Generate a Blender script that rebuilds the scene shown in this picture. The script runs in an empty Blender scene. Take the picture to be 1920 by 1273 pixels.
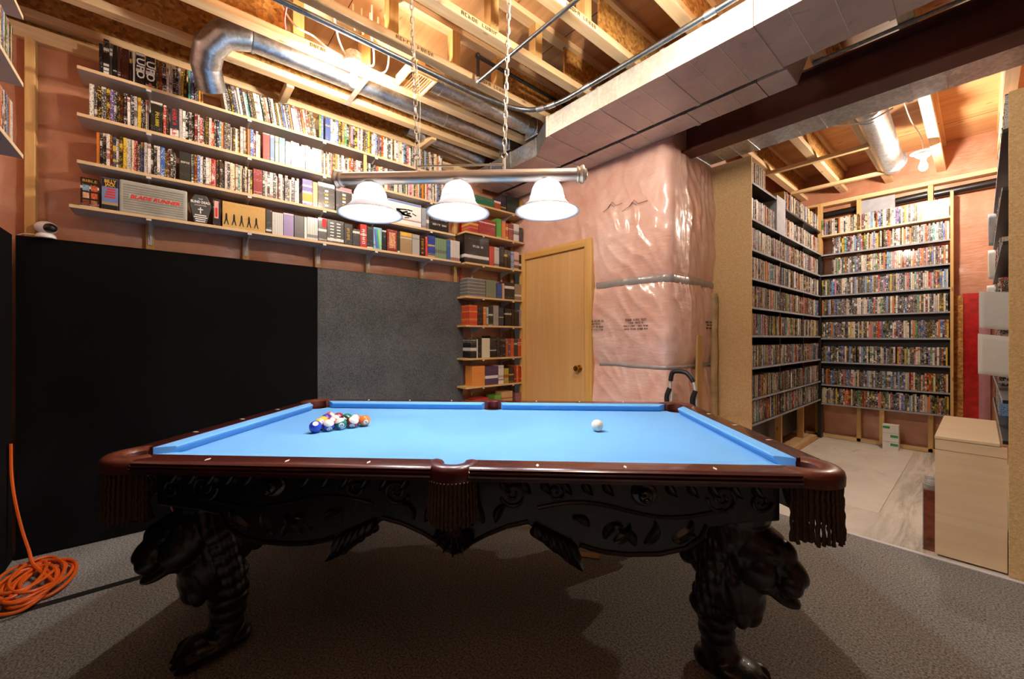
import bpy, bmesh, math, random
from mathutils import Vector, Matrix, noise, Euler
random.seed(11)
S = bpy.context.scene
COL = S.collection
PI = math.pi
R = math.radians

# ------------------------------------------------------------------ camera, world, exposure
cam_d = bpy.data.cameras.new('camera'); cam = bpy.data.objects.new('camera', cam_d); COL.objects.link(cam)
cam.location = (0, 0, 1.22); cam.rotation_euler = (R(90), 0, R(49.5))
cam_d.sensor_width = 36; cam_d.lens = 36*750/1920; cam_d.shift_y = -2.5/1920; cam_d.clip_start = .02
S.camera = cam
w = bpy.data.worlds.new('world'); S.world = w; w.use_nodes = True
w.node_tree.nodes['Background'].inputs[0].default_value = (.9, .8, .7, 1)
w.node_tree.nodes['Background'].inputs[1].default_value = .02
S.view_settings.view_transform = 'Standard'; S.view_settings.look = 'None'
S.view_settings.exposure = 0.62; S.view_settings.gamma = 1.0; S.view_settings.use_curve_mapping = False
E_BARE, E_CLOSET, E_NEAR, E_PEND = 800, 980, 960, 520      # emission of the bulbs (set in their builders)

# ------------------------------------------------------------------ materials
def hx(h):
    h = h.lstrip('#'); o = []
    for i in (0, 2, 4):
        v = int(h[i:i+2], 16)/255
        o.append(v/12.92 if v <= .04045 else ((v+.055)/1.055)**2.4)
    return (*o, 1)
class NT:
    def __init__(s, name):
        s.m = bpy.data.materials.new(name); s.m.use_nodes = True
        s.t = s.m.node_tree; s.b = s.t.nodes['Principled BSDF']; s.out = s.t.nodes['Material Output']
    def n(s, ty, **kw):
        q = s.t.nodes.new(ty)
        for k, v in kw.items(): setattr(q, k, v)
        return q
    def l(s, a, b): s.t.links.new(a, b)
    def coord(s, scale=(1, 1, 1), kind='Object', rot=(0, 0, 0), loc=(0, 0, 0)):
        tc = s.n('ShaderNodeTexCoord'); mp = s.n('ShaderNodeMapping')
        mp.inputs['Scale'].default_value = scale; mp.inputs['Rotation'].default_value = rot; mp.inputs['Location'].default_value = loc
        s.l(tc.outputs[kind], mp.inputs[0]); return mp.outputs[0]
    def noise(s, vec, scale=5, det=4, rough=.55, dist=0):
        q = s.n('ShaderNodeTexNoise'); q.inputs['Scale'].default_value = scale; q.inputs['Detail'].default_value = det
        q.inputs['Roughness'].default_value = rough; q.inputs['Distortion'].default_value = dist
        s.l(vec, q.inputs['Vector']); return q.outputs[0]
    def ramp(s, fac, stops):
        q = s.n('ShaderNodeValToRGB'); e = q.color_ramp.elements
        while len(e) < len(stops): e.new(.5)
        for i, (p, c) in enumerate(stops): e[i].position = p; e[i].color = hx(c) if isinstance(c, str) else c
        s.l(fac, q.inputs[0]); return q.outputs[0]
    def mix(s, fac, a, b, mode='MIX'):
        q = s.n('ShaderNodeMix', data_type='RGBA', blend_type=mode)
        for sock, v in ((q.inputs[0], fac), (q.inputs[6], a), (q.inputs[7], b)):
            if hasattr(v, 'is_linked'): s.l(v, sock)
            elif isinstance(v, str): sock.default_value = hx(v)
            else: sock.default_value = v
        return q.outputs[2]
    def math(s, op, a, b=None, c=None):
        q = s.n('ShaderNodeMath', operation=op)
        for i, v in enumerate((a, b, c)):
            if v is None: continue
            if hasattr(v, 'is_linked'): s.l(v, q.inputs[i])
            else: q.inputs[i].default_value = v
        return q.outputs[0]
    def col(s, v):
        if hasattr(v, 'is_linked'): s.l(v, s.b.inputs['Base Color'])
        else: s.b.inputs['Base Color'].default_value = hx(v) if isinstance(v, str) else v
    def set(s, rough=.5, metal=0, coat=0, spec=.5, crough=.1):
        s.b.inputs['Roughness'].default_value = rough; s.b.inputs['Metallic'].default_value = metal
        s.b.inputs['Coat Weight'].default_value = coat; s.b.inputs['Coat Roughness'].default_value = crough
        s.b.inputs['Specular IOR Level'].default_value = spec
    def bump(s, h, st=.3, dist=.01):
        q = s.n('ShaderNodeBump'); q.inputs['Strength'].default_value = st; q.inputs['Distance'].default_value = dist
        s.l(h, q.inputs['Height']); s.l(q.outputs[0], s.b.inputs['Normal'])
def flat(name, c, rough=.5, metal=0, coat=0, spec=.5, var=.12, sc=14):
    k = NT(name); v = k.coord(); nz = k.noise(v, sc, 4)
    a = hx(c); lo = tuple(x*(1-var) for x in a[:3])+(1,); hi = tuple(min(1, x*(1+var)) for x in a[:3])+(1,)
    k.col(k.ramp(nz, [(.3, lo), (.7, hi)])); k.set(rough, metal, coat, spec); return k.m
def wood(name, c1, c2, axis='y', rough=.55, knots=True, sc=1.0, coat=0, dark='#6b4520'):
    k = NT(name); s = [26*sc, 26*sc, 26*sc]; s['xyz'.index(axis)] = 1.3*sc
    v = k.coord(tuple(s)); nz = k.noise(v, 1, 5, .6, 1.2)
    c = k.ramp(nz, [(.28, c1), (.72, c2)])
    v3 = k.coord((2.2, 2.2, 2.2)); big = k.noise(v3, 1, 2)
    c = k.mix(k.math('MULTIPLY', big, .35), c, c1)
    if knots:
        s2 = [11, 11, 11]; s2['xyz'.index(axis)] = 4.2
        vo = k.n('ShaderNodeTexVoronoi'); vo.inputs['Scale'].default_value = 1
        k.l(k.coord(tuple(s2)), vo.inputs['Vector'])
        kn = k.ramp(vo.outputs[0], [(.05, (1, 1, 1, 1)), (.13, (0, 0, 0, 1))])
        c = k.mix(k.math('MULTIPLY', kn, .7), c, dark)
    k.col(c); k.set(rough, coat=coat); k.bump(nz, .15, .004); return k.m
def osb(name, c1, c2, c3, sc=1):
    k = NT(name); v = k.coord((45*sc, 45*sc, 45*sc)); vo = k.n('ShaderNodeTexVoronoi'); vo.inputs['Scale'].default_value = 1
    k.l(v, vo.inputs['Vector']); nz = k.noise(k.coord((30*sc, 30*sc, 30*sc)), 2, 4)
    c = k.ramp(vo.outputs['Color'], [(.15, c1), (.5, c2), (.85, c3)]); c = k.mix(.35, c, k.ramp(nz, [(.3, c1), (.7, c3)]))
    k.col(c); k.set(.7); k.bump(vo.outputs[0], .25, .004); return k.m
def galv(name, c1='#a6acb2', c2='#dde2e6', rough=.32):
    k = NT(name); vo = k.n('ShaderNodeTexVoronoi'); vo.inputs['Scale'].default_value = 1
    k.l(k.coord((60, 60, 60)), vo.inputs['Vector']); nz = k.noise(k.coord((7, 7, 7)), 1, 4)
    c = k.mix(.5, k.ramp(vo.outputs['Color'], [(.2, c1), (.8, c2)]), k.ramp(nz, [(.3, c1), (.7, c2)]))
    k.col(c); k.set(rough, 1.0); k.l(k.math('ADD', k.math('MULTIPLY', nz, .25), rough-.1), k.b.inputs['Roughness']); k.bump(nz, .12, .01); return k.m
def emis(name, c, st):
    k = NT(name); k.b.inputs['Emission Color'].default_value = hx(c); k.b.inputs['Emission Strength'].default_value = st
    k.col(c); return k.m
def pinkpoly(name, c1, c2, c3, coat=.9):
    k = NT(name); v = k.coord((1, 1, 1)); a = k.noise(v, 2.2, 5, .6, .4); b = k.noise(v, 9, 4)
    c = k.ramp(a, [(.3, c1), (.52, c2), (.72, c3)]); c = k.mix(.25, c, k.ramp(b, [(.3, c1), (.7, c3)]))
    k.col(c); k.set(.42, 0, coat, .5, .16)
    st = k.noise(k.coord((3, 3, 16)), 1, 6, .65, 1.5); k.bump(k.math('ADD', st, b), .42, .014); return k.m

M = {}
M['pine_y'] = wood('pine_along', '#d6ae78', '#eed5ac', 'y', sc=.8)
M['pine_x'] = wood('pine_across', '#d2a870', '#ead0a2', 'x', sc=.8)
M['pine_z'] = wood('pine_upright', '#c4964f', '#e0bb80', 'z', sc=.8)
M['ply'] = wood('plywood_subfloor', '#b98450', '#dcae78', 'x', sc=.35, dark='#3d2413')
M['osb'] = osb('osb_web', '#7d4a17', '#b47a33', '#d9a556')
M['osb_board'] = osb('osb_end_panel', '#c8a268', '#d4b078', '#dfbf8a', 2.6)
M['galv'] = galv('galvanized_steel'); M['galv_pale'] = galv('galvanized_pale', '#cfcfc6', '#eceae0', .6)
k = NT('galvanized_bounce_tint'); a = k.noise(k.coord((2, 2, 2)), 1, 5, .6, .6); b = k.noise(k.coord((9, 9, 9)), 1, 5, .7, 1.5)
k.col(k.mix(k.ramp(b, [(.60, (0, 0, 0, 1)), (.72, (.5, .5, .5, 1))]), k.ramp(a, [(.3, '#b9a9a4'), (.7, '#d6c9c2')]), '#6d605c')); k.set(.45, .45); M['galv_bounce'] = k.m  # pink bounced light put into the base colour; the darker noise is smudges
M['pink'] = pinkpoly('pink_insulation_under_plastic', '#d79e88', '#e8bba8', '#f3d3c5')
M['pink_shaded'] = pinkpoly('shaded_insulation_under_plastic', '#b0704e', '#cb9070', '#dcab8c')  # darker, browner copy of the pink, with shade put into its colour
M['tape_grey'] = flat('grey_sheathing_tape', '#9a938e', .35, coat=.5)
M['tape_red'] = flat('red_sheathing_tape', '#b51414', .25, coat=.6, var=.35, sc=20)
M['melamine'] = flat('melamine_grey', '#b9b2aa', .5, var=.04)
M['edge'] = wood('shelf_edge_band', '#cba877', '#dfc195', 'y', knots=False)
M['edge_x'] = wood('shelf_edge_band_across', '#d8bd93', '#ead6b2', 'x', knots=False)
M['pineshelf'] = wood('pine_shelf_board', '#c99a5a', '#e2bc82', 'y', knots=False)
M['black_shelf'] = flat('black_laminate', '#1f1c1a', .4, var=.2)
M['white_metal'] = flat('white_painted_steel', '#cfcdc8', .4, var=.05)
M['steel_red'] = flat('red_oxide_steel', '#55241a', .5, var=.3, sc=6)
M['black_plastic'] = flat('black_plastic', '#161616', .35, coat=.2)
M['white_plastic'] = flat('white_plastic', '#e9e8e6', .3, coat=.3, var=.03)
M['wire'] = flat('white_cable', '#ece4d2', .45, var=.05)
M['emt'] = galv('steel_conduit', '#6f7478', '#9ba2a6', .35)
M['brass'] = flat('brass', '#c79a3f', .25, 1.0)
M['nickel'] = flat('brushed_nickel', '#d6d2ca', .42, .85, var=.05)
M['door'] = wood('birch_door', '#cf9c5a', '#e0b377', 'z', sc=.28, knots=False, coat=.25)
M['casing'] = wood('pine_casing', '#cf9a4c', '#e5ba72', 'z', sc=.6, knots=False, coat=.2)
M['casing_x'] = wood('pine_casing_across', '#cf9a4c', '#e5ba72', 'x', sc=.6, knots=False, coat=.2)
M['maple'] = wood('pale_maple_laminate', '#d9bd92', '#e8d2ac', 'x', sc=.5, knots=False)
M['paper'] = flat('white_paper', '#e8e6e0', .7, var=.03)
M['cardboard'] = flat('kraft_cardboard', '#c39a63', .8, var=.06)
M['black_print'] = flat('black_ink', '#15120f', .8)
M['brown_print'] = flat('faded_ink', '#5a3d22', .8)
M['white_print'] = flat('white_ink', '#efede6', .7)
M['red_print'] = flat('red_ink', '#d8231c', .6)
M['gold_print'] = flat('gold_ink', '#d9a63a', .5)
M['yellow_print'] = flat('yellow_ink', '#e8d23a', .6)
M['orange_cord'] = flat('orange_rubber_cord', '#e8641c', .45, var=.08)
M['leather'] = flat('brown_leather', '#5e2c1a', .36, coat=.3, var=.2, sc=40)
M['leather_red'] = flat('oxblood_leather', '#4e1614', .35, coat=.25, var=.2, sc=40)
M['mahogany'] = wood('dark_mahogany', '#3a1411', '#5a2219', 'x', .25, knots=False, coat=.7, sc=1.5)
M['mahogany_y'] = wood('dark_mahogany_end', '#3a1411', '#5a2219', 'y', .25, knots=False, coat=.7, sc=1.5)
k = NT('carved_black_wood'); nz = k.noise(k.coord((40, 40, 12)), 1, 5, .6, 1); k.col(k.ramp(nz, [(.3, '#0a0705'), (.7, '#140d09')])); k.set(.36, 0, .25); k.bump(nz, .4, .005); M['carved'] = k.m
M['fringe'] = flat('brown_fringe_cord', '#4a331f', .8, var=.4, sc=120)
M['pearl'] = flat('pearl_inlay', '#efe3cf', .25, var=.05)
M['frame_black'] = flat('black_rubber', '#1a1614', .5)
M['grey_foam'] = flat('grey_foam', '#9b9da3', .7)
# fabrics and floors
def cloth(name, c1, c2, sc=900, rough=.95, bump=.25, sheen=0.):
    k = NT(name); a = k.noise(k.coord((1, 1, 1)), sc, 2, .7); b = k.noise(k.coord((1, 1, 1)), 3, 3)
    c = k.mix(.3, k.ramp(a, [(.3, c1), (.7, c2)]), k.ramp(b, [(.3, c1), (.7, c2)])); k.col(c); k.set(rough, spec=.15); k.bump(a, bump, .002)
    k.b.inputs['Sheen Weight'].default_value = sheen; return k.m
M['cloth_blue'] = cloth('blue_billiard_cloth', '#66a3d6', '#74aee0', 700, .9, .08)
M['fab_black'] = cloth('black_panel_fabric', '#050505', '#0a0a0a', 500)
M['fab_grey'] = cloth('charcoal_panel_fabric', '#2e3133', '#6c6f6e', 110, bump=.4)
k = NT('grey_carpet'); a = k.noise(k.coord((1, 1, 1)), 120, 4, .85); b = k.noise(k.coord((1, 1, 1)), 1.6, 4)
k.col(k.mix(.22, k.ramp(a, [(.38, '#434240'), (.62, '#dad8d0')]), k.ramp(b, [(.3, '#6c6b67'), (.7, '#9c9a94')]))); k.set(1, spec=.1); k.bump(a, .8, .006); M['carpet'] = k.m
k = NT('painted_concrete'); a = k.noise(k.coord((1, 1, 1)), 2.4, 6, .6, .5); b = k.noise(k.coord((14, 1.4, 3)), 1, 6, .7, .6); g = k.noise(k.coord((1, 1, 1)), 30, 3)
c = k.ramp(a, [(.3, '#dcd5c4'), (.7, '#f0eadc')])
sp = k.n('ShaderNodeSeparateXYZ'); k.l(k.coord((1, 1, 1)), sp.inputs[0])
near = k.math('MULTIPLY', k.ramp(k.math('ABSOLUTE', k.math('ADD', sp.outputs[0], .27)), [(.05, (1, 1, 1, 1)), (.26, (0, 0, 0, 1))]), k.ramp(sp.outputs[1], [(.0, (1, 1, 1, 1)), (.4, (1, 1, 1, 1))]))
c = k.mix(k.math('MULTIPLY', near, k.ramp(b, [(.42, (0, 0, 0, 1)), (.62, (.75, .75, .75, 1))])), c, '#8d8676')
k.col(k.mix(.12, c, k.ramp(g, [(.3, '#a59c88'), (.7, '#efe6d4')]))); k.set(.75); k.bump(g, .15, .004); M['concrete'] = k.m
k = NT('white_floor_sheet'); a = k.noise(k.coord((3, 3, 3)), 1, 5, .6, .8)
st = k.ramp(k.noise(k.coord((5, 1.5, 1)), 1, 6, .7, 2.0), [(.6, (0, 0, 0, 1)), (.72, (.55, .55, .55, 1))])
k.col(k.mix(st, k.ramp(a, [(.3, '#e2dbca'), (.7, '#f2ecde')]), '#a29a88')); k.set(.6); M['floor_sheet'] = k.m
# frosted glass lamp shade
k = NT('frosted_alabaster_glass'); nz = k.noise(k.coord((18, 18, 18)), 1, 4, .6, 1.5)
tr = k.n('ShaderNodeBsdfTranslucent'); k.l(k.ramp(nz, [(.3, '#e4e4e4'), (.7, '#ffffff')]), tr.inputs[0])
k.col('#dedede'); k.set(.3, coat=.3); ms = k.n('ShaderNodeMixShader'); ms.inputs[0].default_value = .22
k.l(k.b.outputs[0], ms.inputs[1]); k.l(tr.outputs[0], ms.inputs[2]); k.l(ms.outputs[0], k.out.inputs[0]); M['shade'] = k.m
# clear plastic
k = NT('clear_plastic'); k.col('#e8ecec'); k.set(.12); k.b.inputs['Transmission Weight'].default_value = .85; k.b.inputs['IOR'].default_value = 1.2; M['clear'] = k.m
# printed spines: one material, colour and randomness come from each object
def spine(name, attr=False, thr=.53, mk=.38):
    k = NT(name)
    if attr:
        at = k.n('ShaderNodeAttribute', attribute_name='Col'); base = at.outputs[0]
        at2 = k.n('ShaderNodeAttribute', attribute_name='Rnd'); rnd = at2.outputs['Fac']; v0 = k.n('ShaderNodeTexCoord').outputs['Object']
    else:
        oi = k.n('ShaderNodeObjectInfo'); base = oi.outputs['Color']; rnd = oi.outputs['Random']; v0 = k.n('ShaderNodeTexCoord').outputs['Object']
    sp = k.n('ShaderNodeSeparateXYZ'); k.l(v0, sp.inputs[0]); cx = k.n('ShaderNodeCombineXYZ')
    k.l(k.math('MULTIPLY', k.math('ADD', sp.outputs[0], sp.outputs[1]), 230), cx.inputs[0]); k.l(k.math('MULTIPLY', rnd, 57.3), cx.inputs[1]); k.l(k.math('MULTIPLY', sp.outputs[2], 150), cx.inputs[2])
    t = k.noise(cx.outputs[0], 1, 3, .6)
    cz = k.n('ShaderNodeCombineXYZ'); k.l(k.math('MULTIPLY', rnd, 91.7), cz.inputs[1]); k.l(k.math('MULTIPLY', sp.outputs[2], 19), cz.inputs[2]); band = k.noise(cz.outputs[0], 1, 2)
    inmask = k.ramp(band, [(mk, (0, 0, 0, 1)), (mk+.06, (1, 1, 1, 1))])
    txt = k.math('MULTIPLY', k.ramp(t, [(thr, (0, 0, 0, 1)), (thr+.06, (1, 1, 1, 1))]), inmask)
    bw = k.n('ShaderNodeRGBToBW'); k.l(base, bw.inputs[0])
    dark = k.mix(k.ramp(rnd, [(.45, (0, 0, 0, 1)), (.47, (1, 1, 1, 1))]), '#1c1a1a', '#8d1b16')
    lite = k.mix(k.ramp(rnd, [(.7, (0, 0, 0, 1)), (.72, (1, 1, 1, 1))]), '#efeae0', '#d9b53c')
    ink = k.mix(k.ramp(bw.outputs[0], [(.2, (0, 0, 0, 1)), (.3, (1, 1, 1, 1))]), lite, dark)
    blk = k.ramp(band, [(.60, (0, 0, 0, 1)), (.62, (.75, .75, .75, 1))])
    c = k.mix(blk, base, ink); c = k.mix(k.math('MULTIPLY', txt, .85), c, ink)
    k.col(c); k.set(.32, coat=.35); return k.m
M['spine'] = spine('printed_case'); M['spine_box'] = spine('printed_box', False, .60, .50); M['spine_stuff'] = spine('printed_case_massed', True)

# ------------------------------------------------------------------ mesh helpers
class MB:
    def __init__(s): s.v = []; s.f = []; s.m = []
    def add(s, vs, fs, mi=0):
        o = len(s.v); s.v += [tuple(q) for q in vs]; s.f += [tuple(i+o for i in f) for f in fs]; s.m += [mi]*len(fs); return s
    def box(s, x0, x1, y0, y1, z0, z1, mi=0):
        return s.add([(x0, y0, z0), (x1, y0, z0), (x1, y1, z0), (x0, y1, z0), (x0, y0, z1), (x1, y0, z1), (x1, y1, z1), (x0, y1, z1)],
                     [(0, 3, 2, 1), (4, 5, 6, 7), (0, 1, 5, 4), (1, 2, 6, 5), (2, 3, 7, 6), (3, 0, 4, 7)], mi)
    def obox(s, c, sz, rot=(0, 0, 0), mi=0):
        m = Euler(rot).to_matrix(); c = Vector(c); o = len(s.v); a, b, d = (q/2 for q in sz)
        b0 = MB().box(-a, a, -b, b, -d, d); return s.add([m @ Vector(q)+c for q in b0.v], b0.f, mi)
    def prism(s, poly, a0, a1, plane='xz', mi=0):
        n = len(poly)
        def mk(p, a): return {'xz': (p[0], a, p[1]), 'yz': (a, p[0], p[1]), 'xy': (p[0], p[1], a)}[plane]
        vs = [mk(p, a0) for p in poly]+[mk(p, a1) for p in poly]
        fs = [tuple(range(n)), tuple(range(2*n-1, n-1, -1))]+[(i, (i+1) % n, n+(i+1) % n, n+i) for i in range(n)]
        return s.add(vs, fs, mi)
    def tube(s, pts, r, n=8, close=False, mi=0):
        pts = [Vector(p) for p in pts]; N = len(pts); rs = r if isinstance(r, (list, tuple)) else [r]*N
        vs = []; up = None
        for i, p in enumerate(pts):
            a = pts[(i-1) % N] if (close or i) else p; b = pts[(i+1) % N] if (close or i < N-1) else p
            t = (b-a).normalized()
            if up is None: up = Vector((0, 0, 1)) if abs(t.z) < .9 else Vector((1, 0, 0))
            u = t.cross(up); u = u.normalized() if u.length > 1e-6 else t.orthogonal().normalized()
            wv = u.cross(t).normalized(); up = wv
            for j in range(n):
                an = 2*PI*j/n; vs.append(p+(u*math.cos(an)+wv*math.sin(an))*rs[i])
        fs = []
        for i in range(N if close else N-1):
            for j in range(n):
                a = i*n+j; b = i*n+(j+1) % n; c2 = ((i+1) % N)*n
                fs.append((a, b, c2+(j+1) % n, c2+j))
        if not close: fs += [tuple(range(n-1, -1, -1)), tuple(range((N-1)*n, N*n))]
        return s.add(vs, fs, mi)
    def lathe(s, prof, n=20, mat=None, mi=0, a0=0, a1=2*PI, cap=False):
        full = abs(a1-a0-2*PI) < 1e-6; cnt = n if full else n+1; vs = []
        for (r, z) in prof:
            for j in range(cnt):
                a = a0+(a1-a0)*j/n; q = Vector((r*math.cos(a), r*math.sin(a), z)); vs.append(mat @ q if mat else q)
        fs = []
        for i in range(len(prof)-1):
            for j in range(n):
                b = (j+1) % cnt; fs.append((i*cnt+j, i*cnt+b, (i+1)*cnt+b, (i+1)*cnt+j))
        return s.add(vs, fs, mi)
    def ell(s, c, r, nu=14, nv=9, rot=(0, 0, 0), mi=0):
        m = Euler(rot).to_matrix(); c = Vector(c); vs = []
        for i in range(nv+1):
            th = PI*i/nv
            for j in range(nu):
                ph = 2*PI*j/nu; vs.append(m @ Vector((r[0]*math.sin(th)*math.cos(ph), r[1]*math.sin(th)*math.sin(ph), r[2]*math.cos(th)))+c)
        return s.add(vs, [(i*nu+j, (i+1)*nu+j, (i+1)*nu+(j+1) % nu, i*nu+(j+1) % nu) for i in range(nv) for j in range(nu)], mi)
    def grid(s, fn, nu, nv, mi=0, skip=None):
        vs = [fn(i/nu, j/nv) for j in range(nv+1) for i in range(nu+1)]; fs = []
        for j in range(nv):
            for i in range(nu):
                if skip and skip((i+.5)/nu, (j+.5)/nv): continue
                a = j*(nu+1)+i; fs.append((a, a+1, a+nu+2, a+nu+1))
        return s.add(vs, fs, mi)
    def mesh(s, name, mats, smooth=False):
        me = bpy.data.meshes.new(name); me.from_pydata(s.v, [], s.f)
        for q in (mats if isinstance(mats, (list, tuple)) else [mats]): me.materials.append(M[q] if isinstance(q, str) else q)
        me.polygons.foreach_set('material_index', s.m); me.validate(); me.update()
        bm = bmesh.new(); bm.from_mesh(me); bmesh.ops.recalc_face_normals(bm, faces=bm.faces); bm.to_mesh(me); bm.free()
        if smooth:
            me.shade_smooth(); me.set_sharp_from_angle(angle=R(38))
        return me
    def build(s, name, mats, parent=None, smooth=False, bev=0, local=False, org=True):
        off = Vector((0, 0, 0))
        if parent is not None:
            if not local:
                q = parent
                while q: off += q.location; q = q.parent
        elif org and s.v:
            xs = [p[0] for p in s.v]; ys = [p[1] for p in s.v]; zs = [p[2] for p in s.v]
            off = Vector(((min(xs)+max(xs))/2, (min(ys)+max(ys))/2, min(zs)))
        if off.length: s.v = [(p[0]-off.x, p[1]-off.y, p[2]-off.z) for p in s.v]
        o = bpy.data.objects.new(name, s.mesh(name, mats, smooth)); COL.objects.link(o)
        if parent is not None: o.parent = parent
        elif org: o.location = off
        if bev:
            b = o.modifiers.new('bevel', 'BEVEL'); b.width = bev; b.segments = 2; b.limit_method = 'ANGLE'
        return o
def tag(o, label, cat=None, group=None, kind=None):
    o['label'] = label
    if cat: o['category'] = cat
    if group: o['group'] = group
    if kind: o['kind'] = kind
    return o
def struct(o, label=None):
    o['kind'] = 'structure'
    if label: o['label'] = label
    return o
def thing(name, loc, label, cat, rz=0, group=None):
    o = bpy.data.objects.new(name, None); COL.objects.link(o); o.location = loc; o.rotation_euler = (0, 0, rz); o.empty_display_size = .1
    return tag(o, label, cat, group)
def link_copy(o, parent=None, loc=None, rot=None):
    c = o.copy(); COL.objects.link(c); c.parent = parent
    if loc is not None: c.location = loc
    if rot is not None: c.rotation_euler = rot
    return c
def text(s_, size, loc, right, up, mat, parent, name='lettering', ext=.0006, width=None, shear=0, mirror=False, bold=0, spacing=1.0):
    cu = bpy.data.curves.new('t', 'FONT'); cu.body = s_; cu.size = size; cu.align_x = 'CENTER'; cu.align_y = 'CENTER'; cu.extrude = ext
    cu.shear = shear; cu.offset = bold; cu.space_character = spacing; cu.resolution_u = 2
    ob = bpy.data.objects.new('t', cu); me = bpy.data.meshes.new_from_object(ob); bpy.data.objects.remove(ob)
    right = Vector(right).normalized(); up = Vector(up).normalized(); nrm = right.cross(up)
    if mirror: right = -right
    if width:
        xs = [v.co.x for v in me.vertices]; W = max(xs)-min(xs); f_ = width/W if W else 1
        for v in me.vertices: v.co.x *= f_
    off = Vector((0, 0, 0)); q = parent
    while q: off += q.location; q = q.parent
    m = Matrix((right, up, nrm)).transposed()
    for v in me.vertices: v.co = m @ v.co+Vector(loc)-off
    me.materials.append(M[mat]); o = bpy.data.objects.new(name, me); COL.objects.link(o); o.parent = parent; return o
def marks(n, size, loc, right, up, mat, parent, width, name='faded_lettering'):
    # worn print too blurred to read: a row of letter-sized strokes
    rg = random.Random(n*7+int(abs(loc[1])*1000)); right = Vector(right); up = Vector(up); nr = right.cross(up); m = MB(); cw = width/n
    for i in range(n):
        if n > 6 and i % 6 == 5: continue
        c0 = Vector(loc)+right*(-width/2+cw*(i+.5)); h = size*rg.uniform(.85, 1)
        def st(a0, a1, b0, b1):
            vs = [c0+right*a+up*b+nr*d for d in (0, .0006) for a, b in ((a0, b0), (a1, b0), (a1, b1), (a0, b1))]
            m.add(vs, [(0, 3, 2, 1), (4, 5, 6, 7), (0, 1, 5, 4), (1, 2, 6, 5), (2, 3, 7, 6), (3, 0, 4, 7)])
        q = cw*.36; t = cw*.2; st(-q, -q+t, -h/2, h/2)
        if rg.random() < .6: st(q-t, q, -h/2, h/2)
        for e in (-h/2, -h*.08, h/2-h*.16):
            if rg.random() < .6: st(-q, q, e, e+h*.16)
    return m.build(name, mat, parent)
def arc(c, r, a0, a1, n, z): return [(c[0]+r*math.cos(a0+(a1-a0)*i/n), c[1]+r*math.sin(a0+(a1-a0)*i/n), z) for i in range(n+1)]
def smooth_path(pts, n=8):
    P = [Vector(p) for p in pts]; P = [P[0]*2-P[1]]+P+[P[-1]*2-P[-2]]; out = []
    for i in range(1, len(P)-2):
        for j in range(n):
            t = j/n; a, b, c_, d = P[i-1], P[i], P[i+1], P[i+2]
            out.append(.5*((2*b)+(c_-a)*t+(2*a-5*b+4*c_-d)*t*t+(3*b-a-3*c_+d)*t**3))
    return out+[P[-2]]
X, Y, Z = Vector((1, 0, 0)), Vector((0, 1, 0)), Vector((0, 0, 1))
ORD = lambda n: f"{n}{'th' if 10 <= n % 100 <= 20 else {1: 'st', 2: 'nd', 3: 'rd'}.get(n % 10, 'th')}"
# ================================================================== SETTING
XR, YB = 4.6, -.78
fl = struct(MB().box(-3.6, XR, YB-.1, 3.22, -.03, 0).build('floor', 'carpet', org=False), 'speckled grey carpet of the main room')
fc = struct(MB().box(-1.9, XR, 3.22, 6.5, -.03, -.004).build('floor_concrete', 'concrete', org=False), 'pale concrete floor of the storage alcove')
MB().box(-1.275, -.46, 3.76, 6.03, -.004, .002).build('floor_sheet', 'floor_sheet', fc, bev=.002)
MB().box(-1.62, -1.279, 3.8, 6.05, -.004, .006).build('plywood_sheet', M['ply'], fc)
struct(MB().box(-1.28, XR, 3.212, 3.236, 0, .006).build('trim_1', M['paper'], org=False, bev=.002), 'pale strip along the carpet edge')

struct(MB().box(-2.805, -2.76, YB, 2.4, 0, .0015).build('trim_2', 'black_print', org=False), 'dark seam strip across the carpet parallel to the left wall')
# ceiling: plywood subfloor carried by open-web joists
ce = struct(MB().box(-3.65, XR, YB-.1, 6.5, 3.30, 3.32).build('ceiling', 'ply', org=False), 'bare plywood subfloor above the joists')
for yy in (.85, 2.07, 3.29, 4.51, 5.73):
    MB().box(-3.6, XR, yy, yy+.004, 3.2985, 3.301).build('plywood_joint', 'black_print', ce)
J0, JP = -3.15, .4064
for i in range(-1, 14):
    x0 = J0+JP*i+random.uniform(-.004, .004); x1 = x0+.07
    if i == -1: x0, x1 = -3.54, -3.47
    zb = 3.0 if i >= 0 else 3.03
    jo = MB().box(x0, x1, YB-.1, 6.45, zb, zb+.045).build('joist', 'pine_y', ce, bev=.003)
    xm = (x0+x1)/2
    MB().box(x0, x1, YB-.1, 6.45, 3.262, 3.2995).build('top_flange', 'pine_y', jo)
    pans = [(YB, 6.4)] if i in (-1, 0) else [(YB, .52), (1.95, 3.3), (3.35, 6.4)] if i < 5 else [(.9, 3.3), (3.35, 6.4)]
    if i == 3: pans = [(YB, .2), (2.1, 3.3), (3.35, 6.4)]
    for a, b in pans:
        MB().box(xm-.007, xm+.007, a, b, zb+.045, 3.262).build('web_panel', 'osb', jo)
    if i > 0:
        yv = .56
        while yv < 2.0:
            MB().box(xm-.032, xm+.032, yv, yv+.06, zb+.045, 3.262).build('web_post', 'pine_z', jo)
            yv += .36+.1*random.random()
    if i in (2, 3, 4):
        for yy in ((1.15, 1.75) if i == 2 else (1.35,) if i == 3 else (1.75,)):
            marks(11, .022, (x1+.0008, yy, zb+.023), Y, Z, 'brown_print', jo, .26)
    if i == 1:
        marks(5, .022, (x1+.0008, .7, zb+.023), Y, Z, 'brown_print', jo, .1)
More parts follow.
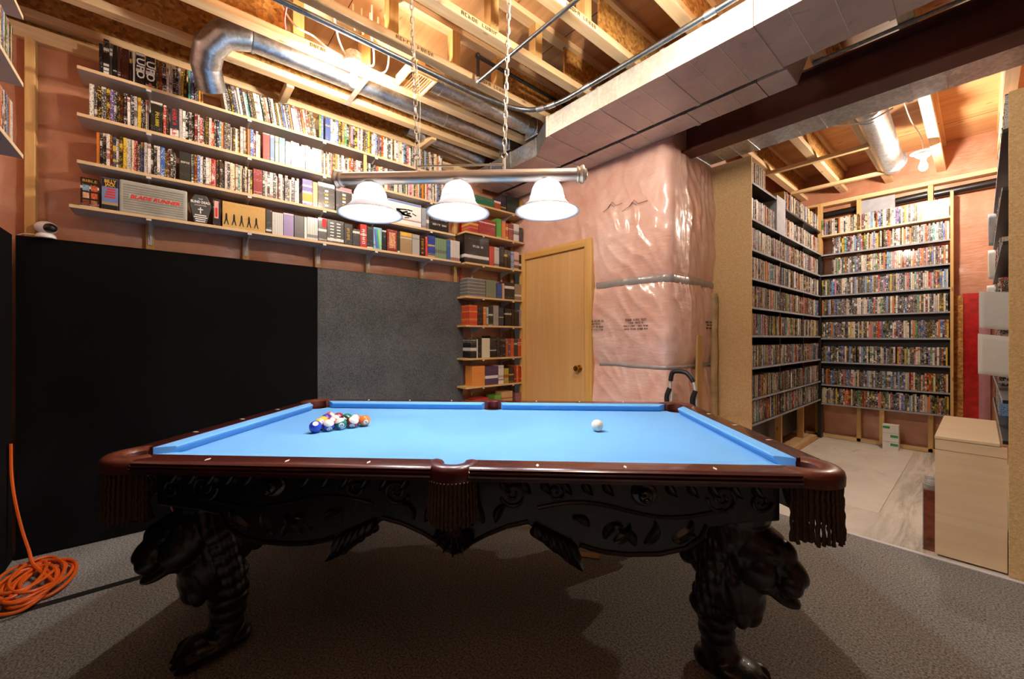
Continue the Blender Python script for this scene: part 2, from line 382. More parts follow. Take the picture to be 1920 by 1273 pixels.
# blocking pieces over the top shelf by the wall
for yy in (.62, 1.76):
    MB().box(-3.47, -3.153, yy, yy+.045, 2.985, 3.04).build('blocking', 'pine_x', ce)
for yy, xa, xb in ((4.84, -1.5, -.52), (5.74, -1.5, -.54)):
    MB().box(xa, xb, yy, yy+.05, 2.965, 2.999).build('strapping_board', 'pine_x', ce, bev=.002)

# left wall: plastic-covered insulation between studs
studs = [-.60, -.10, .42, .91, 1.32, 1.84, 2.22]
def bay(y):
    for a, b in zip([-.75]+studs, studs+[3.1]):
        if a <= y < b: return (y-a)/(b-a)
    return .5
def lw(u, v):
    y = -.72+u*3.78; z = v*3.0; t = bay(y)
    d = .035*math.sin(PI*t)**.6+.016*noise.noise(Vector((y*2, z*4, 0)))+.012*max(0, noise.noise(Vector((y*1.2, z*9, 4))))
    return (-3.545+d, y, z)
wl = struct(MB().grid(lw, 130, 70).build('wall_left', 'pink_shaded', smooth=True, org=False), 'pink insulation under clear plastic behind the long shelves')
for yy in studs:
    MB().box(-3.53, -3.462 if yy == -.60 else -3.49, yy-.02, yy+.02, 0, 2.906).build('stud', 'pine_z', wl, bev=.003)
MB().box(-3.53, -3.48, YB, 3.05, 2.906, 2.985).build('top_plate', 'pine_y', wl, bev=.003)
MB().box(-3.60, -3.55, YB, 3.05, 2.9, 3.3).build('rim_board', 'osb', wl)
MB().box(-3.489, -3.486, 2.268, 2.292, 1.55, 2.72).build('tape_strip', 'tape_red', wl)

def nb(u, v):
    x = -3.6+u*8.2; z = v*3.3
    return (x, YB+.03*math.sin(PI*((x*2.46) % 1))**.6+.012*noise.noise(Vector((x*2, z*4, 9))), z)
struct(MB().grid(nb, 90, 40).build('wall_back', 'pink', smooth=True, org=False), 'pink insulation wall behind the photographer')
struct(MB().box(XR, XR+.05, YB-.1, 6.5, 0, 3.3).build('wall_right', 'pink_shaded', org=False), 'insulated wall far to the right')

# far wall with the door, turning the corner beside the storage alcove
LW = 1.83; CR = .07; LC = CR*PI/2; LS = 1.0; LT = LW+LC+LS
def fpath(s):
    if s < LW: return Vector((-3.5+s, 3.0, 0)), Vector((0, -1, 0))
    if s < LW+LC:
        a = (s-LW)/CR; n = Vector((math.sin(a), -math.cos(a), 0)); return Vector((-3.5+LW, 3.0+CR, 0))+n*CR, n
    return Vector((-3.5+LW+CR, 3.0+CR+s-LW-LC, 0)), Vector((1, 0, 0))
SEAM = [0, .985, 1.70, 2.78, 3.0]
def fdisp(s, z):
    for a, b in zip(SEAM, SEAM[1:]):
        if a <= z <= b: t = (z-a)/(b-a); break
    d = .036*math.sin(PI*t)**.55
    if s < 1.25: d *= max(.15, (s-.9)/.35) if s > .9 else .15
    d += .011*noise.noise(Vector((s*3, z*3, 1)))
    # taut creases running down from the top corner and sagging folds around the corner
    q = Vector((s*7+z*5, z*2.2-s*2, 3)); rg = 1-abs(noise.noise(q)); d += .009*max(0, rg-.72)*3*(1 if s > .7 else .4)
    if s > LW-.05: d += .008*math.sin(s*58+9*noise.noise(Vector((s*2.5, z*1.6, 7))))*min(1, (s-LW+.05)/.1)*(.2+.8*t)*(.6+.8*noise.noise(Vector((s*9, z*1.3, 8))))
    d += .004*noise.noise(Vector((s*16, z*10, 2)))
    return d*.15 if z > 2.78 else d
def fw(u, v):
    s = u*LT; z = v*3.0; p, n = fpath(s); p = p+n*fdisp(s, z); return (p.x, p.y, z)
wf = struct(MB().grid(fw, 230, 170, skip=lambda u, v: u*LT < 1.165 and v*3.0 < 2.13).build('wall_far', 'pink', smooth=True, org=False), 'pink insulation under wrinkled clear plastic around the door')
for zz, s0, hh in ((1.70, 1.2, .028), (.985, 1.24, .014)):
    def band(u, v, zz=zz, s0=s0, hh=hh):
        s = s0+u*(LT-s0); z = zz-hh+v*2*hh+.012*noise.noise(Vector((s*4, zz, 5))); p, n = fpath(s)
        d = min(fdisp(s, zz-hh), fdisp(s, zz+hh))+.006+.006*math.sin(v*PI); p = p+n*d; return (p.x, p.y, z)
    MB().grid(band, 90, 4).build('tape_band', 'tape_grey', wf, smooth=True)
# printing on the plastic, seen reversed from this side
def wallprint(s, z, lines, sz, parent):
    p, n = fpath(s); p = p+n*(fdisp(s, z)+.012); rt = Vector((-n.y, n.x, 0))
    for j, ln in enumerate(lines):
        marks(ln, sz*(.8 if j == 0 else .55), (p.x, p.y, z-j*sz*1.0), rt, Z, 'black_print', parent, .0105*ln if j else .0125*ln, 'film_print')
wallprint(1.63, 1.375, [16, 13, 22, 21], .026, wf)
wallprint(1.22, 1.375, [14, 12, 17, 16], .026, wf)
wallprint(LW+LC+.55, 1.36, [12, 11, 13], .026, wf)
for (s, z, sc_) in ((1.40, 2.38, .10), (1.62, 2.34, .12)):
    p, n = fpath(s); p = p+n*(fdisp(s, z)+.01); mb = MB()
    mb.tube([(p.x-sc_, p.y, z-.03), (p.x-.04, p.y-.003, z-.005), (p.x, p.y-.004, z+.035), (p.x+.035, p.y-.003, z-.004), (p.x+sc_, p.y, z)], .002, 5)
    mb.tube([(p.x-.05, p.y-.003, z-.01), (p.x-.02, p.y-.003, z+.02), (p.x+.02, p.y-.003, z-.01)], .002, 5); mb.build('film_print', 'black_print', wf)

d1 = bpy.data.objects.new('door_1', None); COL.objects.link(d1); d1.location = (-2.82, 2.98, 0); struct(d1, 'plain birch door with pine casing and brass knob')
MB().box(-3.245, -2.412, 2.975, 3.005, .01, 2.075).build('door_leaf', 'door', d1, bev=.003)
MB().box(-2.41, -2.325, 2.945, 3.01, 0, 2.15).build('casing', 'casing', d1, bev=.008)
MB().box(-3.33, -3.247, 2.945, 3.01, 0, 2.15).build('casing', 'casing', d1, bev=.008)
MB().box(-3.247, -2.41, 2.945, 3.01, 2.077, 2.15).build('casing', 'casing_x', d1, bev=.008)
mk = Matrix.Translation((-2.487, 2.975, .932)) @ Matrix.Rotation(R(90), 4, 'X')
MB().lathe([(0, 0), (.032, 0), (.032, .006), (.012, .012), (.012, .032), (.026, .04), (.03, .052), (.026, .064), (.0, .068)], 20, mk).build('knob', 'brass', d1, smooth=True)

# alcove walls
def cb(u, v):
    x = -1.7+u*2.2; z = v*3.3
    return (x, 6.27-.02*noise.noise(Vector((x*3, z*3, 0)))-.015*max(0, noise.noise(Vector((x*2, z*7, 2)))), z)
wb = struct(MB().grid(cb, 60, 60).build('wall_alcove_back', 'pink_shaded', smooth=True, org=False), 'insulated back wall of the storage alcove')
MB().box(-1.5, .5, 6.15, 6.235, 2.85, 2.895).build('top_plate', 'pine_x', wb, bev=.003)
for xx in (-1.33, -.93, -.345, .30):
    MB().box(xx-.02, xx+.02, 6.16, 6.235, 0, 2.85).build('stud', 'pine_z', wb, bev=.003)
MB().box(-1.45, .5, 6.16, 6.235, 0, .04).build('sill_plate', 'pine_x', wb)
MB().box(-.12, .0, 6.226, 6.232, .05, 1.68).build('tape_strip', 'tape_red', wb)
MB().box(-.19, -.115, 6.2, 6.24, .05, 1.66).build('stud', 'osb', wb)
struct(MB().box(-1.75, -1.70, 3.9, 6.5, 0, 3.3).build('wall_alcove_left', 'pink_shaded', org=False), 'wall hidden behind the tall media shelves')
struct(MB().box(.46, .5, 3.3, 6.5, 0, 3.3).build('wall_alcove_right', 'pink_shaded', org=False), 'wall behind the right-hand media shelves')
ins = MB().grid(lambda u, v: (-.01+u*.075, 6.2-.01*math.sin(PI*u), .05+v*1.62), 6, 30).build('insulation_board', flat('mauve_foam_board', '#a8737a', .6), None, smooth=True)
tag(ins, 'mauve rigid foam board leaning on the alcove back wall beside red tape', 'foam board')

# ================================================================== BEAM, DUCTS, PIPES
bm_ = MB().box(-1.72, XR, 3.2, 3.37, 2.745, 2.76).box(-1.72, XR, 3.2, 3.37, 2.985, 2.999).box(-1.72, XR, 3.279, 3.291, 2.76, 2.985)
tag(bm_.build('steel_beam', 'steel_red', bev=.002), 'dark red oxide steel I-beam crossing above the alcove opening', 'beam')

def ductrun(name, label, secs, y0, y1, z0, z1, side, bot, cleat=.006):
    t = thing(name, ((secs[0]+secs[-1])/2, (y0+y1)/2, z0), label, 'duct')
    for a, b in zip(secs, secs[1:]):
        mb = MB(); mb.box(a+.002, b-.002, y0, y1, z0, z1)
        for i in range(len(mb.f)): mb.m[i] = 1 if i == 0 else 0
        mb.build('duct_section', [side, bot], t, bev=.002)
        mb = MB(); mb.box(a-.014, a+.014, y0-cleat, y1+.001, z0-cleat, z1+.001)
        for i in range(len(mb.f)): mb.m[i] = 1 if i == 0 else 0
        mb.build('drive_cleat', [side, bot], t, bev=.001)
        for k_ in (1, 2):
            xx = a+(b-a)*k_/3; MB().box(xx-.002, xx+.002, y0-.002, y1, z0-.002, z1).build('cross_bead', side, t)
    return t
dt = ductrun('rectangular_duct', 'wide galvanized trunk duct, its lit side coloured pale, running beside the steel beam', [-2.2, -1.72, -1.24, -.76, -.28, .2, .68, 1.5, XR], 2.245, 2.72, 2.80, 2.955, 'galv_pale', 'galv_bounce')  # side steel coloured paler than the underside, standing in for bulb light
pr = [(-2.2, 2.245), (-2.2, 2.72), (-2.5, 2.72), (-2.5, 2.41)]
mb = MB().prism(pr, 2.80, 2.955, 'xy'); mb.m[0] = 1; mb.m[1] = 1
mb.build('taper_section', ['galv', 'galv_bounce'], dt, bev=.002)
mb = MB().box(-3.42, -2.502, 2.41, 2.72, 2.80, 2.955); mb.m[0] = 1
mb.build('narrow_section', ['galv', 'galv_bounce'], dt, bev=.002)
for xx in (-2.505, -2.85, -3.15): MB().box(xx-.008, xx+.008, 2.405, 2.722, 2.795, 2.957).build('drive_cleat', 'galv', dt)
rd = ductrun('return_duct', 'narrow galvanized duct with blunt end between trunk duct and steel beam', [-3.4, -2.9, -2.4, -1.9, -1.35, -.9], 2.758, 2.975, 2.80, 2.95, 'galv', 'galv_bounce')
MB().add([(-.898, 2.758, 2.80), (-.898, 2.975, 2.80), (-.74, 2.975, 2.80), (-.74, 2.758, 2.80), (-.898, 2.758, 2.95), (-.898, 2.975, 2.95), (-.68, 2.985, 2.97), (-.68, 2.748, 2.97)],
         [(0, 1, 2, 3), (4, 7, 6, 5), (0, 3, 7, 4), (1, 5, 6, 2), (2, 6, 7, 3), (0, 4, 5, 1)]).build('end_cap', 'galv_bounce', rd, bev=.003)
bd = ductrun('flat_duct', 'shiny galvanized duct behind the steel beam under the alcove joists', [-1.6, -1.2, -.75, -.3, .2, .7, 1.4], 3.385, 3.715, 2.785, 2.955, 'galv', 'galv')

# round supply pipe with elbow over the top shelf
rp = thing('round_duct', (-2.93, 1.2, 3.0), 'round galvanized pipe with jointed elbow dropping behind the top shelf', 'duct')
for a, b in ((.36, 1.05), (1.05, 1.75), (1.75, 2.40)):
    MB().tube([(-2.93, a, 3.075), (-2.93, b, 3.075)], .072, 24).build('pipe_section', 'galv', rp, smooth=True)
    MB().tube([(-2.93, a-.006, 3.075), (-2.93, a+.006, 3.075)], .0745, 24).build('pipe_seam', 'galv', rp, smooth=True)
el = smooth_path([(-2.93, .36, 3.075), (-2.93, .28, 3.06), (-2.96, .21, 3.01), (-3.02, .17, 2.95), (-3.09, .165, 2.90), (-3.15, .18, 2.865), (-3.185, .20, 2.81)], 4)
gores = [(0, 6), (6, 11), (11, 16), (16, 24)]
for a, b in gores:
    MB().tube([el[a], el[b]], .078, 24).build('elbow_gore', 'galv', rp, smooth=True)
    MB().ell(el[a], (.0785, .0785, .0785), 20, 12).build('elbow_joint', 'galv', rp, smooth=True)
MB().tube([(-2.93, .385, 3.075), (-2.93, .40, 3.075)], .079, 24).build('pipe_clamp', 'galv', rp, smooth=True)
rp2 = thing('round_duct', (-2.56, 1.9, 3.0), 'short round galvanized pipe leading from ceiling register to trunk duct', 'duct')
MB().tube([(-2.56, 1.42, 3.07), (-2.56, 2.40, 3.07)], .072, 24).build('pipe_section', 'galv', rp2, smooth=True)
for yy in (1.5, 2.33): MB().tube([(-2.56, yy-.008, 3.07), (-2.56, yy+.008, 3.07)], .0755, 24).build('pipe_seam', 'galv', rp2, smooth=True)
for xx, nm in ((-2.93, 'pipe_boot'), (-2.56, 'pipe_boot')):
    MB().add([(xx-.08, 2.405, 2.98), (xx+.08, 2.405, 2.98), (xx+.08, 2.405, 3.15), (xx-.08, 2.405, 3.15), (xx-.08, 2.6, 2.956), (xx+.08, 2.6, 2.956), (xx+.08, 2.6, 3.0), (xx-.08, 2.6, 3.0)],
             [(0, 1, 2, 3), (4, 7, 6, 5), (0, 4, 5, 1), (1, 5, 6, 2), (2, 6, 7, 3), (3, 7, 4, 0)]).build(nm, 'galv', dt, bev=.004)
rp3 = thing('round_duct', (-3.3, 2.2, 2.98), 'dark round pipe tucked between wall and last joist above shelf end', 'duct')
MB().tube([(-3.31, 1.6, 3.09), (-3.31, 2.42, 3.04)], .065, 20).build('pipe_section', 'galv', rp3, smooth=True)
rp4 = thing('round_duct', (-.58, 4.8, 2.9), 'large shiny foil pipe hanging under the alcove joists', 'duct')
MB().tube(smooth_path([(-.56, 3.74, 3.03), (-.57, 4.4, 3.03), (-.585, 5.1, 3.03), (-.6, 5.72, 3.04)], 6), .098, 24).build('pipe_section', 'galv', rp4, smooth=True)
for yy in (4.05, 4.25, 5.65): MB().tube([(-.575, yy-.008, 3.03), (-.575, yy+.008, 3.03)], .1015, 24).build('pipe_seam', 'galv', rp4, smooth=True)
MB().tube([(-.6, 5.7, 3.04), (-.61, 5.95, 3.06)], [.1, .075], 20).build('pipe_end', 'galv', rp4, smooth=True)
tag(MB().obox((-2.92, 1.02, 2.997), (.44, .035, .002)).build('steel_strap', 'galv_pale'), 'flat perforated steel strap nailed under the round pipe beside the bare bulb', 'strap')
# register box
vr = thing('ceiling_register', (-2.545, 1.3, 2.95), 'square wooden ceiling register with thin louvres behind the lamp chain', 'register')
for a in ((-2.66, -2.43, 1.2, 1.215), (-2.66, -2.43, 1.385, 1.40), (-2.66, -2.645, 1.215, 1.385), (-2.445, -2.43, 1.215, 1.385)):
    MB().box(a[0], a[1], a[2], a[3], 2.985, 3.06).build('frame', 'pine_x', vr, bev=.002)
for j in range(9):
    yy = 1.225+j*.0185; MB().obox((-2.545, yy, 3.005), (.2, .012, .002), (R(35), 0, 0)).build('louvre', 'pine_x', vr)
# grey conduit
cp = smooth_path([(-2.362, YB+.06, 2.975), (-2.362, .6, 2.975), (-2.36, 1.4, 2.975), (-2.345, 1.75, 2.97), (-2.26, 2.06, 2.965), (-2.05, 2.18, 2.965), (-1.7, 2.2, 2.965), (-.8, 2.205, 2.965), (.6, 2.205, 2.965), (XR, 2.205, 2.965)], 8)
cd_ = thing('conduit', (-2.0, 2.1, 2.94), 'bluish grey steel conduit bending from the joist along the trunk duct', 'conduit')
MB().tube(cp, .017, 12).build('pipe', 'emt', cd_, smooth=True)
for i_ in (36, 39, 47, 55):
    if i_+1 < len(cp):
        a, b = Vector(cp[i_]), Vector(cp[i_+1]); dv = (b-a).normalized()*.03; MB().tube([a-dv, a+dv], .021, 12).build('coupling', 'galv', cd_, smooth=True)
tp = thing('gas_pipe', (-1.7, 1.585, 2.93), 'thin dark steel pipe crossing under the joists with elbow at one end', 'pipe')
MB().tube([(-2.205, 1.585, 2.955), (1.2, 1.585, 2.955)], .011, 10).build('pipe', 'emt', tp, smooth=True)
MB().tube(smooth_path([(-2.19, 1.585, 2.955), (-2.212, 1.585, 2.958), (-2.213, 1.585, 2.985)], 4), .015, 10).build('elbow', 'galv', tp, smooth=True)
MB().tube([(-2.213, 1.585, 2.98), (-2.213, 1.585, 3.13)], .011, 10).build('riser', 'black_plastic', tp, smooth=True)
MB().tube([(-2.213, 1.57, 3.13), (-2.213, 2.9, 3.13)], .013, 10).build('branch_pipe', 'black_plastic', tp, smooth=True)
MB().ell((-2.213, 1.585, 3.135), (.019, .019, .019)).build('elbow', 'black_plastic', tp, smooth=True)
for xa, xb in ((-1.5, -.95), (-.62, -.37), (-.32, .3)):
    tag(MB().tube([(xa, 6.245 if xa < -1 else 6.205, 2.755), (xb, 6.245 if xa < -1 else 6.205, 2.765)], .04, 18).build('drain_pipe', 'black_plastic', smooth=True), {-1.5: 'black plastic drain pipe above left end of alcove back shelves', -.62: 'black drain pipe beside grey foam panel on alcove back wall', -.32: 'black drain pipe on alcove wall above bare pink insulation'}[xa], 'pipe')
tag(MB().box(-.915, -.62, 6.17, 6.185, 2.66, 2.83).build('foam_panel', 'grey_foam'), 'small grey foam panel under the top plate of the alcove wall', 'foam panel')
tag(MB().tube([(-.7, 3.14, 2.985), (XR, 3.14, 2.985)], .011, 8).build('service_pipe', 'emt', smooth=True), 'thin grey pipe running above the near side of the steel beam', 'pipe')
# ================================================================== LAMPS
def bare_bulb(name, loc, label, col, st, box=True):
    t = thing(name, loc, label, 'light bulb'); x, y, z = loc
    if box: MB().lathe([(0, .0), (.052, .0), (.052, .05), (0, .05)], 8, Matrix.Translation((x, y, z+.115))).build('junction_box', 'galv', t)
    MB().lathe([(.0, .115), (.06, .115), (.058, .10), (.032, .075), (.02, .07), (.02, .055), (0, .055)], 24, Matrix.Translation((x, y, z))).build('lamp_holder', 'white_plastic', t, smooth=True)
    MB().lathe([(0, -.045), (.014, -.042), (.026, -.03), (.031, -.012), (.029, .006), (.02, .03), (.014, .05), (0, .055)], 16, Matrix.Translation((x, y, z))).build('bulb', emis('bulb_glow_'+name, col, st), t, smooth=True)
    return t
b1 = bare_bulb('bare_bulb', (-2.6, .89, 2.87), 'glowing bare bulb in white porcelain holder near the long round pipe', '#ffeedc', E_BARE)
b2 = bare_bulb('bare_bulb', (-.34, 5.25, 2.80), 'glowing bare bulb under a white disc in the storage alcove', '#ffeedc', E_CLOSET, False)
MB().lathe([(0, .13), (.085, .128), (.088, .122), (.03, .112), (0, .112)], 28, Matrix.Translation((-.34, 5.25, 2.80))).build('ceiling_disc', 'white_plastic', b2, smooth=True)
MB().tube(smooth_path([(-.34, 5.25, 2.93), (-.35, 5.2, 3.05), (-.40, 5.0, 3.15), (-.40, 4.5, 3.12)], 5), .004, 6).build('cable', 'wire', b2, smooth=True)
b3 = bare_bulb('bare_bulb', (-.91, 1.47, 2.88), 'bare bulb on the joists beside the trunk duct above the table', '#ffeedc', E_NEAR)
# white cables looping round the first bulb's box
for lab, pts in (('white cable looping left from the bulb box under the joist', [(-2.62, .86, 3.0), (-2.6, .74, 3.0), (-2.61, .66, 3.04), (-2.6, .55, 3.05), (-2.66, .47, 3.2)]),
                 ('white cable rising straight from the bulb box', [(-2.61, .85, 3.0), (-2.55, .78, 3.06), (-2.45, .72, 3.15), (-2.38, .70, 3.22)]),
                 ('white cable curling right of the bulb box in a wide loop', [(-2.58, .94, 2.99), (-2.57, 1.02, 2.96), (-2.53, 1.08, 2.98), (-2.45, 1.06, 3.08), (-2.37, 1.0, 3.2)]),
                 ('white cable in a small loop right of the bulb box', [(-2.59, .94, 2.995), (-2.56, 1.0, 2.99), (-2.52, .99, 3.05), (-2.45, .95, 3.1), (-2.37, .92, 3.22)])):
    tag(MB().tube(smooth_path(pts, 7), .0055, 7).build('electric_cable', 'wire', smooth=True), lab, 'cable', 'cables at the bulb box')
for q in range(4):
    yy = .82+.05*q
    tag(MB().tube(smooth_path([(-2.43, yy+.02, 3.06), (-2.40, yy, 3.11), (-2.375, yy-.01, 3.17)], 4), .005, 6).build('electric_cable', 'wire', smooth=True), ORD(q+1)+' short white cable end from the left above the bulb box', 'cable', 'cables at the bulb box')
tag(MB().tube(smooth_path([(-2.68, .52, 3.05), (-2.6, .5, 3.07), (-2.48, .5, 3.15), (-2.4, .48, 3.24)], 6), .006, 7).build('red_cable', flat('red_cable', '#d2473c', .5), smooth=True), 'red cable crossing the joist bay left of the bare bulb', 'cable')
tag(MB().tube(smooth_path([(-.83, 4.1, 2.97), (-.75, 4.12, 2.945), (-.58, 4.15, 2.918), (-.43, 4.18, 2.97)], 6), .006, 7).build('alcove_cable', 'wire', smooth=True), 'white cable draped under the foil pipe in the alcove', 'cable')

# three-shade billiard lamp hung on chains
LA = R(46.8)
bl = thing('billiard_lamp', (-1.64, 1.057, 1.80), 'brushed nickel bar lamp with three frosted glass bell shades over the pool table', 'pendant lamp', LA)
zb = .20
MB().tube([(-.57, 0, zb), (.57, 0, zb)], .030, 24).build('bar', 'nickel', bl, smooth=True, local=True)
for sx in (-1, 1):
    mt = Matrix.Translation((sx*.57, 0, zb)) @ Matrix.Rotation(sx*R(90), 4, 'Y')
    MB().lathe([(0, 0), (.036, 0), (.039, .006), (.034, .012), (.039, .018), (.044, .026), (.041, .034), (.03, .037), (.026, .045), (.012, .052), (0, .053)], 24, mt).build('finial', 'nickel', bl, smooth=True, local=True)
prof = [(.030, .150), (.045, .146), (.062, .132), (.074, .108), (.080, .080), (.084, .070), (.082, .064), (.098, .040), (.122, .020), (.142, .008), (.152, .004), (.153, .0),
        (.149, .001), (.140, .005), (.120, .016), (.095, .037), (.079, .063), (.076, .080), (.070, .106), (.058, .129), (.043, .142), (.030, .146)]
for xx in (-.43, 0, .43):
    mt = Matrix.Translation((xx, 0, .022))
    MB().lathe([(0, .158), (.03, .158), (.034, .15), (.03, .144), (.024, .142), (.024, .155)], 20, mt).build('shade_collar', 'nickel', bl, smooth=True, local=True)
    MB().lathe([(.014, .185), (.018, .175), (.017, .165), (.026, .155)], 20, mt).build('shade_neck', 'nickel', bl, smooth=True, local=True)
    MB().lathe(prof, 40, mt).build('lamp_shade', 'shade', bl, smooth=True, local=True)
    MB().lathe([(0, .038), (.012, .040), (.024, .052), (.028, .068), (.024, .088), (.014, .11), (.012, .14), (0, .142)], 14, mt).build('bulb', emis('pendant_glow', '#f2f4ff', E_PEND), bl, smooth=True, local=True)
MB().tube([(-.20, 0, zb+.055), (.225, 0, zb+.055)], .005, 8).build('spreader_rod', 'nickel', bl, smooth=True, local=True)
def link_mesh():
    pts = []
    for i in range(16):
        a = 2*PI*i/16; pts.append((.0085*math.cos(a), 0, .0165*math.sin(a)+.0045*(1 if math.sin(a) > 0 else -1)))
    return MB().tube(pts, .0028, 6, close=True)
lk = None
for x0, x1 in ((-.20, -.235), (.225, .255)):
    MB().tube([(x0, 0, zb+.02), (x0, 0, zb+.085)], .007, 8).build('hanger', 'nickel', bl, smooth=True, local=True)
    MB().tube([(x0+.014*math.cos(2*PI*i/14), 0, zb+.098+.014*math.sin(2*PI*i/14)) for i in range(14)], .003, 6, close=True).build('ring', 'nickel', bl, smooth=True, local=True)
    n = 29
    for i in range(n):
        f_ = i/n; p = (x0+(x1-x0)*f_, 0, zb+.128+i*.0335)
        if lk is None: lk = link_mesh().build('chain_link', 'brass' if False else 'nickel', bl, smooth=True, local=True); c_ = lk
        else: c_ = link_copy(lk, bl)
        c_.location = p; c_.rotation_euler = (0, 0, 0 if i % 2 else R(90))
    MB().tube([(x1, 0, zb+.10+n*.0335), (x1, 0, zb+.128+n*.0335), (x1+.012, 0, zb+.135+n*.0335)], .004, 6).build('ceiling_hook', 'nickel', bl, smooth=True, local=True)
    MB().tube(smooth_path([(x0+.006, .006, zb+.09), (x0+.012, .008, zb+.4), ((x0+x1)/2+.004, -.008, zb+.65), (x1+.01, .006, zb+1.0), (x1+.02, .0, zb+1.1)], 6), .002, 5).build('lamp_cable', 'wire', bl, smooth=True, local=True)

# ================================================================== FABRIC PANELS
tag(MB().box(-3.455, -3.43, -.645, .888, .005, 1.785).build('fabric_panel', 'fab_black', bev=.004), 'tall black fabric acoustic panel standing against the left wall below the shelves', 'fabric panel')
tag(MB().box(-3.457, -3.432, .892, 2.275, .005, 1.785).build('fabric_panel', 'fab_grey', bev=.004), 'tall charcoal grey fabric panel between the black panel and the corner shelves', 'fabric panel')
tag(MB().box(-3.425, 1.6, -.68, -.655, .005, 1.785).build('fabric_panel', 'fab_black', bev=.004), 'black fabric panel at the left picture edge turning away from the corner', 'fabric panel')  # unseen length added beyond the frame to cut bounced light

# ================================================================== SHELVES
def bracket_mesh(depth, drop, name='bracket'):
    m = MB(); m.box(0, .003, -.011, .011, -drop, 0); m.box(0, depth, -.011, .011, -.003, 0)
    m.prism([(.003, -drop+.02), (.02, -.05), (depth*.9, -.003), (.003, -.003)], -.0015, .0015, 'xz'); m.box(depth-.004, depth, -.012, .012, -.012, .004); return m
BR = {}
def wall_shelf(y0, y1, z, xw, xf, brs, label, group, drop=.13, mat='melamine', edge='edge'):
    t = thing('wall_shelf', ((xw+xf)/2, (y0+y1)/2, z-.018), label, 'shelf', group=group)
    MB().box(xw, xf-.0015, y0, y1, z-.018, z).build('board', mat, t)
    MB().box(xf-.0015, xf, y0, y1, z-.018, z).build('edge_band', edge, t)
    key = (round(xf-xw, 3), drop)
    for yy in brs:
        if key not in BR:
            BR[key] = bracket_mesh(xf-xw-.002, drop).mesh('bracket', 'white_metal')
        o = bpy.data.objects.new('bracket', BR[key]); COL.objects.link(o); o.parent = t; o.location = Vector((xw+.001, yy, z-.0185))-t.location
    return t
XF = -3.30
LS_Z = [2.758, 2.492, 2.226, 1.970]
LS_E = [2.02, 2.02, 2.10, 2.16]
for z, e, nm in zip(LS_Z, LS_E, ('topmost', 'second from top', 'third from top', 'lowest')):
    wall_shelf(-.40 - (.03 if z < 2 else 0), e, z, -3.488, XF, [-.10, .42, .91, 1.32, 1.84], f'long pale wall shelf on steel brackets, {nm} on the left wall', 'long left wall shelves', .13 if z < 2 else .1)

# printed cases ----------------------------------------------------
COLS = [('white', '#e6e2d8'), ('pale grey', '#c4c1bb'), ('cream', '#dccfae'), ('black', '#161415'), ('charcoal', '#34312f'), ('dark brown', '#3d2318'), ('red', '#b0221d'), ('dark red', '#6d1716'),
        ('orange', '#d2752a'), ('yellow', '#d8b93c'), ('green', '#3f7a3f'), ('dark green', '#24402c'), ('blue', '#2f5fae'), ('navy', '#1b2a52'), ('light blue', '#7fa8d6'), ('purple', '#5c3d86'), ('pink', '#d58c96'), ('teal', '#2c8a86')]
CW_L = [26, 17, 12, 20, 13, 5, 6, 4, 3, 2, 1, 2, 3, 3, 3, 2, 2, 1]
CW_D = [10, 9, 6, 32, 20, 8, 6, 5, 4, 2, 2, 3, 4, 4, 3, 2, 2, 1]
CASE = {}
def case_mesh(w, d, h, mt='spine'):
    key = (round(w, 4), round(d, 3), round(h, 3), mt)
    if key not in CASE:
        m = MB(); m.box(-d, 0, -w/2, w/2, 0, h); CASE[key] = m.mesh('case', mt)
    return CASE[key]
def put_case(name, x, y, z, w, d, h, colhex, label, cat, group=None, rz=0, lean=0):
    o = bpy.data.objects.new(name, case_mesh(w, d, h, 'spine' if name in ('dvd_case', 'slim_case') else 'spine_box')); COL.objects.link(o); o.location = (x, y, z+.0005); o.rotation_euler = (lean, 0, rz); o.color = hx(colhex)
    return tag(o, label, cat, group)
TYPES = [(.0142, .135, .190), (.0142, .135, .190), (.0142, .135, .190), (.0142, .135, .190), (.0122, .135, .171), (.0122, .135, .172), (.019, .137, .190), (.0105, .135, .188)]
rowcount = {}; MASS = []
YMAX = 1.6
def dvd_row(y0, y1, z, rowname, weights, xf=XF-.02, lean=0, skip_first=0):
    y = y0; n = rowcount.get(rowname, 0)
    while True:
        wd, dp, ht = random.choice(TYPES)
        eff = wd+.0006+random.random()*.0012
        if y+eff > y1: break
        if y > YMAX and not lean:
            MASS.append(('y', y, y1, xf, z+.0005, TYPES, weights, 1)); break
        cn, ch = random.choices(COLS, weights)[0]; n += 1
        put_case('dvd_case', xf+random.uniform(-.012, .004), y+eff/2, z+(wd/2*abs(math.sin(lean))), wd, dp, ht, ch, f'{cn} DVD case, {ORD(n)} from left in {rowname}', 'DVD case', f'DVD cases in the {rowname}', lean=lean+random.uniform(-.006, .006))
        y += eff*(1.10 if lean else 1.0)
    rowcount[rowname] = n
def boxset(y0, y1, z, h, colhex, label, cat='box set', depth=.14, name='box_set', xf=XF-.012, group=None, lean=0):
    return put_case(name, xf, (y0+y1)/2, z, y1-y0-.002, depth, h, colhex, label, cat, group, lean=lean)
